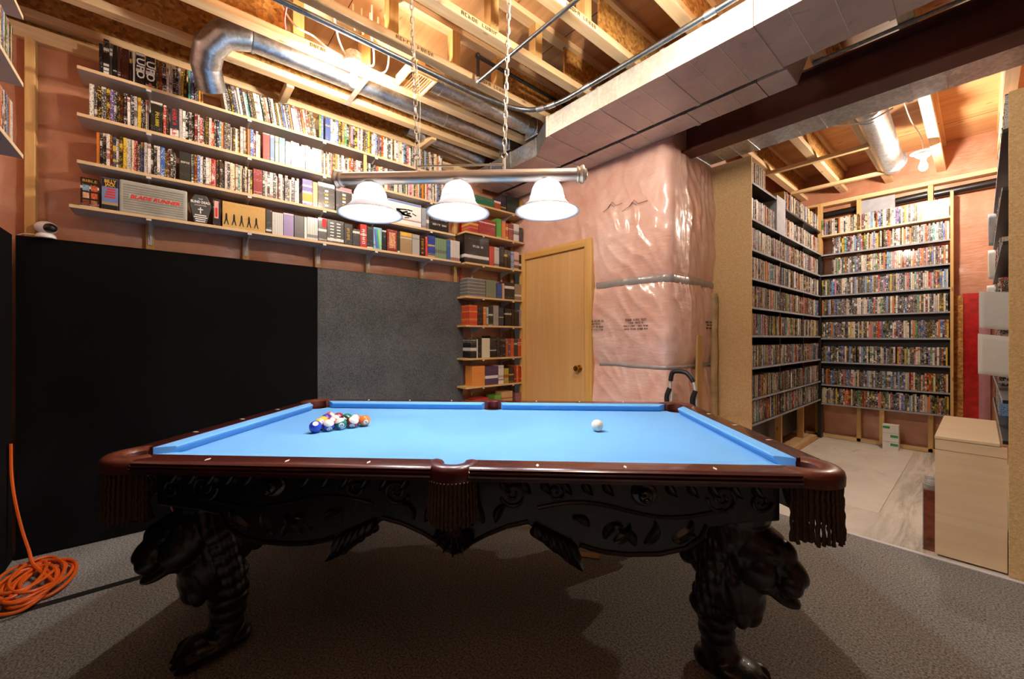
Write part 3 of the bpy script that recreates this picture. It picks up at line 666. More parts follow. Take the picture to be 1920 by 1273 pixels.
# --- top row
z = LS_Z[0]; g = 'books in the top row of the left wall'
tops = [(-.315, -.298, .17, '#1d1a1c', 'slim black book first in the top row of the left wall'), (-.297, -.272, .205, '#1a1713', 'tall black box with yellow vertical title at the left end of the top row'), (-.271, -.258, .19, '#3a3836', 'grey-black case right of the tall yellow-titled box'),
        (-.257, -.239, .188, '#151314', 'black case with white lettering near the left end of the top row'), (-.238, -.224, .185, '#4a231e', 'brownish red case left of the leather-look book in the top row'), (-.223, -.188, .188, '#3f150e', 'thick leather-look brown book with gilt bands in the top row'),
        (-.187, -.176, .18, '#231018', 'dark plum case right of the leather-look book'), (-.172, -.162, .19, '#c9c7be', 'pale booklet leaning beside the two UFO boxes')]
for a, b, h, c, l in tops: boxset(a, b, z, h, c, l, 'book', name='book', group=g)
bs = put_case('box_set', XF-.012, -.139, z, .038, .14, .192, '#17151a', 'first of two black boxes titled UFO in the top row', 'box set'); text('UFO', .05, (XF-.0112, -.139, z+.1), -Z, Y, 'white_print', bs, width=.12, bold=.001)
bs = put_case('box_set', XF-.012, -.094, z, .042, .14, .188, '#151311', 'second of two black boxes titled UFO in the top row', 'box set'); text('UFO', .054, (XF-.0112, -.094, z+.1), -Z, Y, 'white_print', bs, width=.12, bold=.001)
MB().ell((XF-.0114, -.094, z+.022), (.0006, .006, .006), 10, 6).build('red_emblem', 'red_print', bs)
dvd_row(-.070, .085, z, 'top left-wall row', CW_D)
for a, b, c, l in ((.087, .100, '#2c9a8f', 'teal spine left of the pipe elbow in the top row'), (.101, .117, '#32407c', 'blue spine left of the pipe elbow'), (.118, .138, '#15141a', 'thick black spine left of the pipe elbow'), (.139, .152, '#d9a24a', 'amber spine left of the pipe elbow'), (.153, .165, '#d88a35', 'orange spine nearest the pipe elbow on its left')):
    boxset(a, b, z, .188, c, l, 'DVD case', .135, 'dvd_case')
rowcount['top left-wall row'] = 0
dvd_row(.285, .86, z, 'top row right of pipe elbow', CW_L, lean=R(9))
dvd_row(.875, .915, z, 'top row right of pipe elbow', CW_L)
bs = boxset(.917, .957, z, .185, '#3a4d86', 'dark blue wide box standing among the leaning cases of the top row'); marks(4, .012, (XF-.0112, .937, z+.12), Y, Z, 'gold_print', bs, .03)
dvd_row(.96, 1.985, z, 'top row right of pipe elbow', CW_L)
# --- second row
z = LS_Z[1]
dvd_row(-.354, -.095, z, 'second left-wall row', CW_D)
bs = boxset(-.093, -.036, z, .19, '#1d211b', 'thick black box with small gold vertical title in the second row'); marks(6, .018, (XF-.0112, -.062, z+.085), -Z, Y, 'yellow_print', bs, .09)
dvd_row(-.034, -.004, z, 'second left-wall row', CW_D)
bs = boxset(-.002, .042, z, .19, '#28323f', 'dark slate box with red vertical title in the second row'); marks(8, .022, (XF-.0112, .02, z+.095), -Z, Y, 'red_print', bs, .17)
dvd_row(.044, .495, z, 'second left-wall row', CW_L)
for a, b, c, l in ((.50, .543, '#c8413a', 'thick red box right of the white cases in the second row'), (.545, .572, '#5b7fc2', 'blue box beside the thick red box'), (.575, .599, '#d9c693', 'beige box between blue and green boxes'), (.601, .64, '#3d9488', 'green box in the middle of the second row'), (.643, .675, '#93bcd0', 'pale blue box right of the green box')):
    boxset(a, b, z, .19 if c != '#93bcd0' else .175, c, l)
dvd_row(.68, 1.21, z, 'second left-wall row', CW_L)
tag(MB().box(-3.32, XF-.008, 1.215, 1.24, z+.0005, LS_Z[0]-.0185).build('support_block', 'pine_z'), 'short upright pine block propping the top shelf in the second row', 'wood block')
dvd_row(1.245, 1.99, z, 'second left-wall row', CW_L)
# --- third row
z = LS_Z[2]
dvd_row(-.326, .04, z, 'third left-wall row', CW_D)
bs = boxset(.043, .10, z, .185, '#2b2e2b', 'wide grey-black box with white lettering in the third row'); marks(5, .014, (XF-.0112, .072, z+.12), Y, Z, 'white_print', bs, .045)
dvd_row(.103, .44, z, 'third left-wall row', CW_L)
boxset(.442, .497, z, .185, '#8d2b2e', 'thick maroon set in the third row')
dvd_row(.50, .745, z, 'third left-wall row', CW_L)
bs = boxset(.755, .825, z, .195, '#5a4a98', 'sunset coloured purple and orange box in the third row'); MB().box(XF-.0118, XF-.011, .757, .823, z+.03, z+.09).build('sunset_band', 'gold_print', bs)
boxset(.827, .862, z, .19, '#e0a26a', 'peach coloured box beside the sunset box')
for a, b, c, l, cap in ((.864, .988, '#22211c', 'black box with pale top and columns of figures in the third row', '#b9c2da'), (.996, 1.12, '#26201d', 'black box with pink top in the third row behind the first lamp shade', '#d97f86')):
    bs = boxset(a, b, z, .2, c, l); MB().box(XF-.0118, XF-.011, a+.003, b-.003, z+.17, z+.198).build('cover_band', flat('band', cap, .5), bs)
    for q in range(5): MB().box(XF-.0118, XF-.011, a+.05+.0*q, a+.075, z+.02+.028*q, z+.036+.028*q).build('cover_figure', 'gold_print' if q % 2 else 'white_print', bs)
dvd_row(1.125, 1.42, z, 'third left-wall row', CW_D)
bs = boxset(1.426, 1.74, z, .2, '#e3e2dd', 'large white landscape box with black ink splash in the third row', depth=.12)
MB().box(XF-.0118, XF-.0108, 1.43, 1.736, z+.182, z+.198).build('cover_band', flat('band_blue', '#6f88c9', .5), bs)
for q in range(16):
    a = random.uniform(-.5, .5); yy = 1.57+random.gauss(0, .05); zz = z+.105+random.gauss(0, .018)
    MB().obox((XF-.0112, yy, zz), (.0008, random.uniform(.03, .09), random.uniform(.005, .016)), (a, 0, 0)).build('ink_stroke', 'black_print', bs)
boxset(1.745, 1.79, z, .185, '#9aa0a8', 'silver grey box right of the white landscape box'); boxset(1.793, 1.82, z, .19, '#77746c', 'grey slim box beside the silver box in the third row')
bs = boxset(1.825, 2.03, z, .15, '#262321', 'low wide black box with white lettering at the right end of the third row'); marks(11, .018, (XF-.0112, 1.93, z+.11), Y, Z, 'white_print', bs, .17); marks(9, .018, (XF-.0112, 1.93, z+.06), Y, Z, 'white_print', bs, .15)
# --- lowest row of box sets
z = LS_Z[3]; xp = XF-.0112
bs = boxset(-.389, -.313, z, .165, '#2a1710', 'dark brown BIBLE box with six small pictures at the left end of the lowest shelf')
text('BIBLE', .02, (xp, -.351, z+.148), Y, Z, 'gold_print', bs, width=.058)
for r_ in range(3):
    for c_ in range(2):
        yy = -.366+c_*.033; zz = z+.108-.042*r_; pm = flat('picture', ['#7fa3b8', '#b8562c', '#c9a07a', '#c4582e', '#7a3a22', '#a06a4a'][r_*2+c_], .5, var=.6, sc=90)
        MB().box(xp-.0006, xp, yy-.013, yy+.013, zz-.016, zz+.016).build('picture', pm, bs)
bs = boxset(-.304, -.234, z, .185, '#6f86b5', 'blue and pink BILLY JACK box second on the lowest shelf')
MB().box(xp-.0006, xp-.0002, -.302, -.236, z+.135, z+.183).build('title_band', 'black_print', bs)
text('BILLY', .026, (xp, -.268, z+.167), Y, Z, 'gold_print', bs, width=.05, bold=.0008); text('JACK', .026, (xp, -.268, z+.147), Y, Z, 'gold_print', bs, width=.045, bold=.0008)
for q in range(4): MB().box(xp-.0006, xp, -.292+.004*q, -.246, z+.072+.015*q, z+.081+.015*q).build('cover_line', 'red_print', bs)
MB().box(xp-.0006, xp, -.302, -.236, z+.002, z+.03).build('cover_band', 'black_print', bs)
# ribbed grey presentation case
t = thing('presentation_case', (XF-.04, -.073, z), 'ribbed light grey plastic case with red BLADE RUNNER title on the lowest shelf', 'case')
MB().box(XF-.085, XF-.012, -.231, .083, z+.0005, z+.195).build('case_body', flat('grey_case', '#a5a599', .45), t, bev=.008)
for q in range(11):
    MB().box(XF-.0125, XF-.0105, -.212, .064, z+.022+.0142*q, z+.029+.0142*q).build('rib', flat('grey_rib', '#8a8a80', .5), t)
MB().box(XF-.0125, XF-.0095, -.19, .05, z+.085, z+.115).build('title_panel', flat('grey_case2', '#a5a599', .45), t)
text('BLADE RUNNER', .03, (XF-.0088, -.07, z+.1), Y, Z, 'red_print', t, width=.23, bold=.0012, shear=.3)
# coffin box
t = thing('coffin_box', (XF-.03, .15, z), 'coffin-shaped dark grey box with white lettering on the lowest shelf', 'box set')
cp_ = [(.118, 0), (.182, 0), (.208, .125), (.182, .185), (.118, .185), (.092, .125)]
MB().prism([(a, z+.0005+b) for a, b in cp_], XF-.05, XF-.012, 'yz').build('coffin_body', flat('coffin_grey', '#3b3d3c', .5), t, bev=.003)
text('THE', .012, (xp, .15, z+.158), Y, Z, 'white_print', t); text('BLIND DEAD', .022, (xp, .15, z+.138), Y, Z, 'white_print', t, width=.10, bold=.0006); text('COLLECTION', .012, (xp, .15, z+.118), Y, Z, 'white_print', t, width=.06)
MB().box(xp-.0004, xp+.0004, .147, .153, z+.065, z+.105).build('cross_upright', 'white_print', t); MB().box(xp-.0004, xp+.0004, .137, .163, z+.088, z+.094).build('cross_arm', 'white_print', t)
for q, wq in enumerate((.06, .07, .055, .05)): MB().box(xp-.0004, xp+.0004, .15-wq/2, .15+wq/2, z+.05-.013*q, z+.056-.013*q).build('caption_line', 'white_print', t)
bs = boxset(.214, .257, z, .178, '#26221f', 'narrow black box with red and white label beside the coffin box'); MB().box(xp-.0005, xp, .222, .245, z+.05, z+.165).build('label_patch', flat('label_pink', '#d9a49a', .5), bs); MB().box(xp, xp+.0004, .227, .24, z+.06, z+.12).build('label_stripe', 'red_print', bs)
bs = boxset(.266, .516, z, .175, '#c9a15c', 'long gold landscape box with black silhouettes of running men on the lowest shelf', depth=.11)
for q in range(5):
    yy = .288+.043*q; MB().ell((xp, yy, z+.092), (.0006, .004, .005), 8, 6).build('silhouette_head', 'black_print', bs)
    MB().prism([(yy-.006, z+.055), (yy+.006, z+.055), (yy+.005, z+.088), (yy-.005, z+.088)], xp-.0004, xp+.0004, 'yz').build('silhouette_body', 'black_print', bs)
    MB().prism([(yy-.006, z+.056), (yy-.014, z+.02), (yy-.009, z+.02), (yy, z+.05), (yy+.009, z+.02), (yy+.014, z+.02), (yy+.006, z+.056)], xp-.0004, xp+.0004, 'yz').build('silhouette_legs', 'black_print', bs)
boxset(.518, .556, z, .17, '#2a2622', 'dark end box touching the gold silhouette box')
SET4 = [(.558, .627, .16, '#d5d3cd', 'white slim set with ribbed spines right of the gold box'), (.629, .697, .17, '#8a77a8', 'purple and orange patterned box on the lowest shelf'), (.70, .766, .165, '#3d3c3b', 'dark grey box with faint lettering on the lowest shelf'), (.768, .787, .165, '#d8d5cb', 'single white spine right of the dark grey box'),
        (.789, .863, .17, '#d2cfc6', 'white ribbed box set in the middle of the lowest shelf'), (.865, .929, .18, '#1b1413', 'black box with red top corner on the lowest shelf'), (.931, 1.057, .18, '#211d19', 'wide black box with rows of fine white text on the lowest shelf'), (1.06, 1.125, .172, '#15120f', 'black box with amber vertical title on the lowest shelf'),
        (1.127, 1.185, .14, '#2c2b2d', 'short dark box left of the red box'), (1.187, 1.242, .19, '#bd2b28', 'bright red box with white vertical title on the lowest shelf'), (1.244, 1.296, .18, '#26272a', 'black box with grey lettering right of the bright red box'), (1.298, 1.37, .185, '#7fb7c9', 'iridescent rainbow foil box on the lowest shelf'),
        (1.372, 1.41, .175, '#1a1b1a', 'narrow black and white box right of the rainbow foil box'), (1.417, 1.51, .19, '#7a2420', 'red and black framed box on the lowest shelf'), (1.512, 1.533, .18, '#29302a', 'thin dark green spine on the lowest shelf'), (1.536, 1.65, .19, '#9a7f5c', 'box with many small pictures and yellow top on the lowest shelf'),
        (1.652, 1.724, .185, '#a7a59f', 'plain silver box on the lowest shelf'), (1.726, 1.78, .18, '#2a1512', 'dark box with vertical cream title on the lowest shelf'), (1.782, 1.805, .185, '#c9402e', 'narrow red spine near the right end of the lowest shelf'), (1.807, 1.883, .20, '#2c3f8c', 'blue box with cloudy picture near the right end of the lowest shelf'),
        (1.885, 2.005, .19, '#7c9a74', 'pale green ribbed set near the right end of the lowest shelf'), (2.008, 2.05, .19, '#2a568c', 'narrow blue box between pale green and white sets'), (2.052, 2.155, .195, '#dcd8ce', 'white ribbed set last on the lowest shelf')]
for a, b, h, c, l in SET4:
    bs = boxset(a, b, z, h, c, l)
    if 'ribbed' in l:
        nr = max(5, int((b-a)/.011))
        for q in range(1, nr): yy = a+(b-a)*q/nr; MB().box(xp-.0004, xp+.0005, yy-.0008, yy+.0008, z+.004, z+h-.003).build('spine_gap', 'black_print' if q % 2 else flat('gap', '#6a665f', .6), bs)
    if 'fine white' in l:
        for c_ in range(2):
            for q in range(6): MB().box(xp-.0004, xp+.0004, a+.022+.05*c_, a+.05+.05*c_, z+.03+.024*q, z+.038+.024*q).build('caption_line', 'white_print', bs)
    if 'amber vertical' in l: marks(6, .022, (xp, (a+b)/2, z+.09), -Z, Y, 'gold_print', bs, .1)
    if 'red top corner' in l: MB().box(xp-.0004, xp+.0004, b-.035, b-.003, z+.11, z+h-.002).build('corner_patch', 'red_print', bs)
    if l.startswith('bright red'): marks(4, .026, (xp, (a+b)/2, z+.09), -Z, Y, 'white_print', bs, .13)
    if 'iridescent' in l:
        for q, cc in enumerate(('#8a6fd0', '#4fa8e0', '#4fd0a0', '#c9e07a')): MB().obox((xp, a+.018+.011*q, z+.09), (.0008, .012, .16), (R(6), 0, 0)).build('foil_stripe', flat('foil', cc, .2, .3), bs)
    if 'framed' in l: MB().box(xp-.0004, xp+.0004, a+.018, b-.018, z+.03, z+h-.025).build('cover_picture', flat('cover', '#c98a66', .5, var=.8, sc=60), bs)
    if 'yellow top' in l: MB().box(xp-.0004, xp+.0004, a+.004, b-.004, z+h-.035, z+h-.004).build('cover_band', 'gold_print', bs)
    if 'cream title' in l: marks(7, .022, (xp, (a+b)/2, z+.09), -Z, Y, 'gold_print', bs, .14)

# ================================================================== CORNER SHELVES LEFT OF THE DOOR
NZ = [2.571, 2.275, 1.970, 1.636, 1.350, 1.020, .737, .45]
NN = ['topmost', 'second', 'third', 'fourth', 'fifth', 'sixth', 'seventh', 'lowest']
for z, nm in zip(NZ, NN):
    wall_shelf(2.30 if nm == 'topmost' else 2.20, 2.98, z, -3.488, -3.275, [2.42, 2.82], f'short pine shelf on white brackets left of the door, {nm} from the top' if nm not in ('topmost', 'lowest') else f'short pine shelf on white brackets left of the door, {nm} of the stack', 'corner shelves left of the door', .10, 'pineshelf', 'pineshelf')
for yy in (2.235, 2.965):
    tag(MB().box(-3.489, -3.46, yy-.018, yy+.018, 0, 2.55 if yy > 2.5 else 1.33).build('shelf_post', 'pine_z', bev=.003), 'upright pine post at the '+('door' if yy > 2.5 else 'panel')+' end of the corner shelves', 'post')
XN = -3.29
def nset(z, items, row):
    for a, b, h, c, l in items:
        put_case('box_set', XN, (a+b)/2, z, b-a-.003, .15 if b-a < .12 else .12, h, c, f'{l} on the {row} corner shelf', 'box set', 'box sets on the corner shelves')
nset(NZ[0], [(2.33, 2.565, .09, '#2f6a4a', 'low green boxed set'), (2.568, 2.655, .085, '#a8492e', 'small red and orange box'), (2.66, 2.73, .165, '#2a2438', 'dark plum upright box'), (2.735, 2.915, .18, '#1e2a22', 'black box with a yellow lettered picture'), (2.918, 2.975, .165, '#b98a3c', 'narrow gold box')], 'topmost')
nset(NZ[1], [(2.258, 2.365, .16, '#a52f2c', 'left red chest-like box'), (2.367, 2.584, .16, '#9c2b2a', 'wide red chest-like box'), (2.596, 2.664, .20, '#4f9a3c', 'bright green box with yellow top'), (2.668, 2.72, .19, '#d07a3c', 'orange and white box'), (2.722, 2.76, .17, '#b5402c', 'narrow brick red box'), (2.763, 2.83, .175, '#8d3a24', 'rust coloured box'), (2.833, 2.912, .19, '#d6d2c8', 'white box with small black picture'), (2.915, 2.965, .16, '#2a2826', 'black and white slim box')], 'second')
bs = put_case('box_set', XN, 2.347, NZ[2], .30, .15, .275, '#191715', 'large black boxed set with white lettered banner on the third corner shelf', 'box set'); marks(8, .022, (XN+.0003, 2.36, NZ[2]+.17), Y, Z, 'white_print', bs, .13)
nset(NZ[2], [(2.502, 2.565, .2, '#b5392a', 'red box with gold figures'), (2.568, 2.633, .2, '#bdb9b2', 'grey box with red dots'), (2.636, 2.696, .215, '#1f1d1b', 'tall plain black box'), (2.70, 2.747, .19, '#3a2c20', 'brown speckled box'), (2.75, 2.792, .19, '#28261f', 'dark box with white patches'), (2.795, 2.838, .185, '#8fa3c0', 'pale blue slim box'), (2.84, 2.912, .19, '#d3a9a2', 'pale pink box'), (2.915, 2.962, .165, '#22201d', 'black slim box')], 'third')
for q in range(11):
    o = MB().box(XN-.14, XN, 2.232, 2.455, NZ[3]+.001+.0168*q, NZ[3]+.0158+.0168*q).build('stacked_case', flat('stacked_case', '#6f6d68' if q % 2 else '#8c8a84', .35), bev=.002)
    tag(o, f'grey case lying flat, {ORD(q+1)} from bottom of the pile, fourth corner shelf', 'disc case', 'flat pile on the fourth corner shelf')
nset(NZ[3], [(2.46, 2.594, .185, '#6f7a62', 'grey-green pictured box'), (2.60, 2.67, .16, '#2c4a86', 'blue shiny box'), (2.675, 2.706, .165, '#c4a07c', 'thin beige box'), (2.71, 2.845, .18, '#201c18', 'wide black box with fine rows'), (2.85, 2.965, .175, '#8d7a66', 'box covered in small faces')], 'fourth')
nset(NZ[4], [(2.253, 2.353, .2, '#c2402a', 'red box with black figure'), (2.356, 2.422, .195, '#2b1512', 'black box with red pattern'), (2.425, 2.464, .19, '#c7702a', 'orange and white slim box'), (2.467, 2.492, .19, '#9fb0b0', 'thin pale teal box'), (2.495, 2.552, .2, '#2e2a22', 'brown-black box'), (2.555, 2.626, .21, '#8e8d84', 'pale grey tall box'), (2.63, 2.695, .19, '#28304a', 'navy box with silver bird'), (2.71, 2.804, .185, '#1f1b15', 'black box with buff label'), (2.807, 2.845, .18, '#1a1a1a', 'black slim box with white signs'), (2.848, 2.912, .165, '#26221f', 'dark short box'), (2.915, 2.967, .18, '#8a8590', 'grey patterned slim box')], 'fifth')
nset(NZ[5], [(2.269, 2.342, .2, '#15130f', 'black box with pale flame'), (2.345, 2.358, .19, '#cfcabb', 'thin white spine'), (2.36, 2.404, .2, '#1b1813', 'black box with buff signs'), (2.407, 2.511, .2, '#d3cab0', 'cream box with black signs'), (2.514, 2.596, .225, '#12110f', 'plain black tall box'), (2.60, 2.644, .2, '#22201d', 'black slim box with white marks'), (2.647, 2.72, .2, '#1a1816', 'black box with row of white letters'), (2.723, 2.76, .195, '#a8512c', 'rust slim box'), (2.763, 2.786, .19, '#5a4a78', 'thin purple spine'), (2.789, 2.838, .195, '#c4502c', 'orange-red slim box'), (2.84, 2.89, .195, '#3a3c36', 'grey-green patterned box'), (2.893, 2.967, .195, '#b54a2c', 'orange patterned box')], 'sixth')
nset(NZ[6], [(2.286, 2.446, .2, '#d98a3c', 'wide yellow and orange patterned box'), (2.449, 2.62, .19, '#4a3454', 'wide purple box with masked face'), (2.624, 2.695, .195, '#d5cdc2', 'white box with pink spine'), (2.70, 2.764, .16, '#a99a3c', 'mustard box with black base'), (2.767, 2.836, .17, '#2a201c', 'black box with pale portrait'), (2.84, 2.87, .17, '#8a241c', 'thin dark red spine'), (2.873, 2.903, .185, '#c96a34', 'thin orange spine'), (2.905, 2.937, .185, '#b0261f', 'first bright red spine by the door'), (2.939, 2.968, .185, '#a8241e', 'second bright red spine by the door')], 'seventh')
nset(NZ[7], [(2.325, 2.49, .16, '#b5302c', 'wide red box'), (2.495, 2.57, .12, '#6a4a4a', 'small mixed picture box'), (2.573, 2.66, .17, '#6fa03c', 'green and yellow box'), (2.665, 2.818, .2, '#c9a06a', 'plain kraft box'), (2.86, 2.965, .17, '#8d5a5a', 'grey and red pictured box')], 'lowest')
# ================================================================== SHELVES AT THE LEFT PICTURE EDGE
for z, nm in ((2.66, 'topmost'), (2.36, 'middle'), (2.04, 'lowest')):
    t = thing('side_shelf', (-2.2, -.6, z-.018), f'grey shelf end at the left picture edge, {nm} of three', 'shelf', group='shelves at the left picture edge')
    MB().box(-2.78, -1.5, -.695, -.5015, z-.018, z).build('board', 'melamine', t); MB().box(-2.78, -1.5, -.5015, -.50, z-.018, z).build('edge_band', 'edge_x', t)
    for xx in (-2.55, -1.9): MB().box(xx-.011, xx+.011, -.69, -.52, z-.024, z-.0185).build('bracket', 'black_plastic', t)
n = 0
for z, nm in ((2.36, 'middle'), (2.04, 'lowest')):
    x = -2.70; n = 0
    while x < -2.5:
        n += 1; wd = random.choice((.0142, .0142, .02, .012)); cn, ch = random.choices(COLS, CW_L if z > 2.2 else CW_D)[0]
        put_case('dvd_case', x+wd/2, -.515, z, wd, .135, .19, ch, f'{cn} case, {ORD(n)} from the open end, {nm} shelf at left picture edge', 'DVD case', 'cases at the left picture edge', rz=R(90)); x += wd+.001

# ================================================================== STORAGE ALCOVE
def stuff_rows(name, label, rows, group=None):
    m = MB(); cols = []; rnds = []
    for (axis, a0, a1, f_, z, types, wts, sgn) in rows:
        p = a0
        while True:
            wd, dp, ht = random.choice(types); wd *= random.uniform(.92, 1.12); ht *= random.uniform(.97, 1.0)
            if p+wd > a1: break
            fr = f_+random.uniform(-.012, .004)*sgn
            if random.random() > .012:
                if axis == 'y': m.box(min(fr, fr-dp*sgn), max(fr, fr-dp*sgn), p, p+wd-.001, z, z+ht)
                else: m.box(p, p+wd-.001, min(fr, fr-dp*sgn), max(fr, fr-dp*sgn), z, z+ht)
                c = hx(random.choices(COLS, wts)[0][1]); cols.append(c); rnds.append(random.random())
            p += wd
    o = m.build(name, 'spine_stuff', org=False); me = o.data
    me.color_attributes.new('Col', 'FLOAT_COLOR', 'CORNER'); me.attributes.new('Rnd', 'FLOAT', 'CORNER')
    cv = []; rv = []
    for i in range(len(cols)):
        for q in range(24): cv += cols[i]; rv.append(rnds[i])
    me.attributes['Col'].data.foreach_set('color', cv); me.attributes['Rnd'].data.foreach_set('value', rv)
    tag(o, label, 'media cases'); o['kind'] = 'stuff'; return o
# left unit: chipboard end panel, black shelves
lu = thing('media_shelving', (-1.42, 4.9, 0), 'tall black media shelving with chipboard end panel on the left of the alcove', 'shelving')
MB().box(-1.60, -1.268, 3.765, 3.785, 0, 2.78).build('end_panel', 'osb_board', lu, bev=.002)
LZ = [2.252, 1.990, 1.740, 1.490, 1.245, .968, .70, .478]
MB().box(-1.46, -1.27, 3.786, 4.42, 2.548, 2.566).build('shelf', 'black_shelf', lu)
MB().box(-1.46, -1.27, 4.72, 6.05, 2.505, 2.523).build('shelf', 'black_shelf', lu)
for z in LZ:
    MB().box(-1.46, -1.272, 3.786, 6.05, z-.018, z).build('shelf', 'black_shelf', lu); MB().box(-1.272, -1.269, 3.786, 6.05, z-.018, z).build('shelf_lip', 'grey_foam', lu)
MB().box(-1.48, -1.46, 3.786, 6.05, .1, 2.75).build('back_panel', 'black_shelf', lu)
for yy in (4.6, 5.4): MB().box(-1.46, -1.29, yy-.009, yy+.009, .478, 2.5 if yy > 5 else 2.25).build('divider', 'black_shelf', lu)
MB().box(-1.45, -1.272, 4.44, 4.70, 2.24, 2.60).build('grey_end_bracket', 'grey_foam', lu)
for yy in (4.0, 4.9, 5.7): MB().box(-1.42, -1.36, yy-.02, yy+.02, 0, .46).build('leg', 'pine_z', lu)
MB().box(-1.44, -1.30, 3.8, 6.0, .006, .04).build('floor_runner', 'pine_y', lu)
CDT = [(.0105, .142, .19), (.0105, .142, .186), (.013, .142, .19), (.0095, .14, .18)]
CDW = [24, 18, 10, 10, 12, 4, 5, 3, 3, 2, 2, 2, 2, 2, 2, 2, 2, 1]; CDW2 = [9, 10, 8, 14, 14, 8, 6, 5, 3, 2, 3, 3, 3, 2, 2, 2, 2, 2]
allrows = [2.566]+LZ
words = ['top', 'second', 'third', 'fourth', 'fifth', 'sixth', 'seventh', 'eighth', 'lowest']
startB = []
for ri, z in enumerate(allrows):
    y = 3.80; nlim = 33; n = 0
    while n < nlim and not (ri == 0 and y > 4.39):
        wd, dp, ht = random.choice(CDT); n += 1
        cn, ch = random.choices(COLS, CDW if ri < 4 else CDW2)[0]
        put_case('slim_case', -1.285+random.uniform(-.008, .004), y+wd/2, z, wd, dp, ht, ch, f'{cn} slim case, {ORD(n)} from the chipboard panel in the {words[ri]} alcove row', 'disc case', f'slim cases in the {words[ri]} alcove row')
        y += wd+.0006
    startB.append(y+.001)
rows = [('y', 4.74, 6.03, -1.285, 2.524, CDT, CDW, 1)]
for ri, z in enumerate(allrows):
    if ri == 0: continue
    segs = [(startB[ri], 4.43), (4.72, 6.03)] if ri == 1 else [(startB[ri], 4.585), (4.615, 5.385), (5.415, 6.03)]
    for a, b in segs: rows.append(('y', a, b, -1.285, z+.0005, CDT, CDW if ri < 4 else CDW2, 1))
# back unit
bu = thing('media_shelving', (-.74, 6.13, 0), 'wide media shelving across the back of the alcove', 'shelving')
BZ = [2.472, 2.238, 1.990, 1.742, 1.497, 1.223, .936, .66, .43]
for i, z in enumerate(BZ):
    MB().box(-1.265, -.20, 6.062, 6.158, z-.018, z).build('shelf', 'black_shelf' if i else 'maple', bu); MB().box(-1.265, -.20, 6.059, 6.062, z-.018, z).build('shelf_lip', 'grey_foam' if i else 'edge_x', bu)
MB().box(-.20, -.178, 6.055, 6.158, .38, 2.72).build('end_post', 'pine_z', bu); MB().box(-1.30, -1.266, 6.055, 6.158, 2.24, 2.86).build('end_post', 'pine_z', bu); MB().box(-1.30, -1.266, 6.055, 6.158, .0, 2.24).build('end_post', 'black_shelf', bu)
MB().box(-1.265, -.20, 6.1585, 6.1595, .43, 1.99).build('back_panel', 'black_shelf', bu)
for xx in (-.72, ): MB().box(xx-.02, xx+.02, 6.08, 6.158, .04, .41).build('leg', 'pine_z', bu)
DT = [(.0145, .09, .19), (.0145, .09, .19), (.0125, .09, .172), (.016, .09, .19)]
BWT = [14, 10, 7, 22, 14, 6, 7, 5, 4, 3, 2, 3, 5, 4, 4, 3, 3, 2]
for i, z in enumerate(BZ): rows.append(('x', -1.26 if i not in (1, 2) else -1.16, -.205, 6.066, z+.0005, DT, CW_L if i == 0 else BWT if i < 4 else CW_D, -1))
# right unit
ru = thing('media_shelving', (.27, 4.6, 0), 'media shelving behind the chipboard panel at the right picture edge', 'shelving')
MB().box(.094, .46, 3.25, 3.27, 0, 2.477).build('end_panel', 'osb_board', ru, bev=.002)
RZ = [2.30, 2.0, 1.72, 1.45, 1.17, .90, .69]
for z in RZ:
    ya = 4.3 if z in (1.45, 1.17) else 3.275
    MB().box(.075, .26, ya, 5.6, z-.018, z).build('shelf', 'black_shelf', ru); MB().box(.072, .075, ya, 5.6, z-.018, z).build('shelf_lip', 'grey_foam', ru)
MB().box(.26, .27, 3.275, 5.6, .6, 2.45).build('back_panel', 'black_shelf', ru)
MB().box(.09, .26, 5.6, 5.62, .5, 2.2).build('end_post', 'osb_board', ru)
for z in RZ: rows.append(('y', 3.30 if z > 2.2 else 4.3, 5.1 if z > 2 else 5.58, .085, z+.0005, DT, CW_L if z > 1.7 else BWT, -1))
stuff_rows('disc_collection', 'dense rows of thin disc cases filling the farther parts of the shelves', rows+MASS)
# papers hung on the right shelves
for i, (x0, y0, z0, h, w_, rz_, lab) in enumerate(((.10, 4.2, 1.29, .25, .21, R(-84), 'curled white punched sheet hanging from the right shelving, upper one'), (.095, 4.08, .985, .265, .21, R(-86), 'curled white punched sheet hanging from the right shelving, lower one'),
                                                   (.075, 5.5, 1.455, .23, .07, R(-75), 'narrow white divider card standing at the far end of the right shelving'), (.08, 5.35, 1.725, .25, .07, R(-80), 'white index card sticking out high on the right shelving'), (.085, 5.3, 2.005, .27, .08, R(-75), 'grey divider card at the top of the right shelving'))):
    cz, sz = math.cos(rz_+R(90)), math.sin(rz_+R(90))
    def pf(u, v, x0=x0, y0=y0, z0=z0, h=h, w_=w_, cz=cz, sz=sz, i=i):
        s = (u-.5)*w_; c = .018*math.sin(v*2.2+u*2); return (x0+s*cz-c*sz, y0+s*sz+c*cz, z0+h*(v-.12*u*(i < 2)))
    m = MB().grid(pf, 8, 8); o = m.build('hanging_paper' if i < 2 else 'divider_card', 'paper' if i != 4 else 'grey_foam', smooth=True); sm = o.modifiers.new('s', 'SOLIDIFY'); sm.thickness = .0012
    tag(o, lab, 'paper')
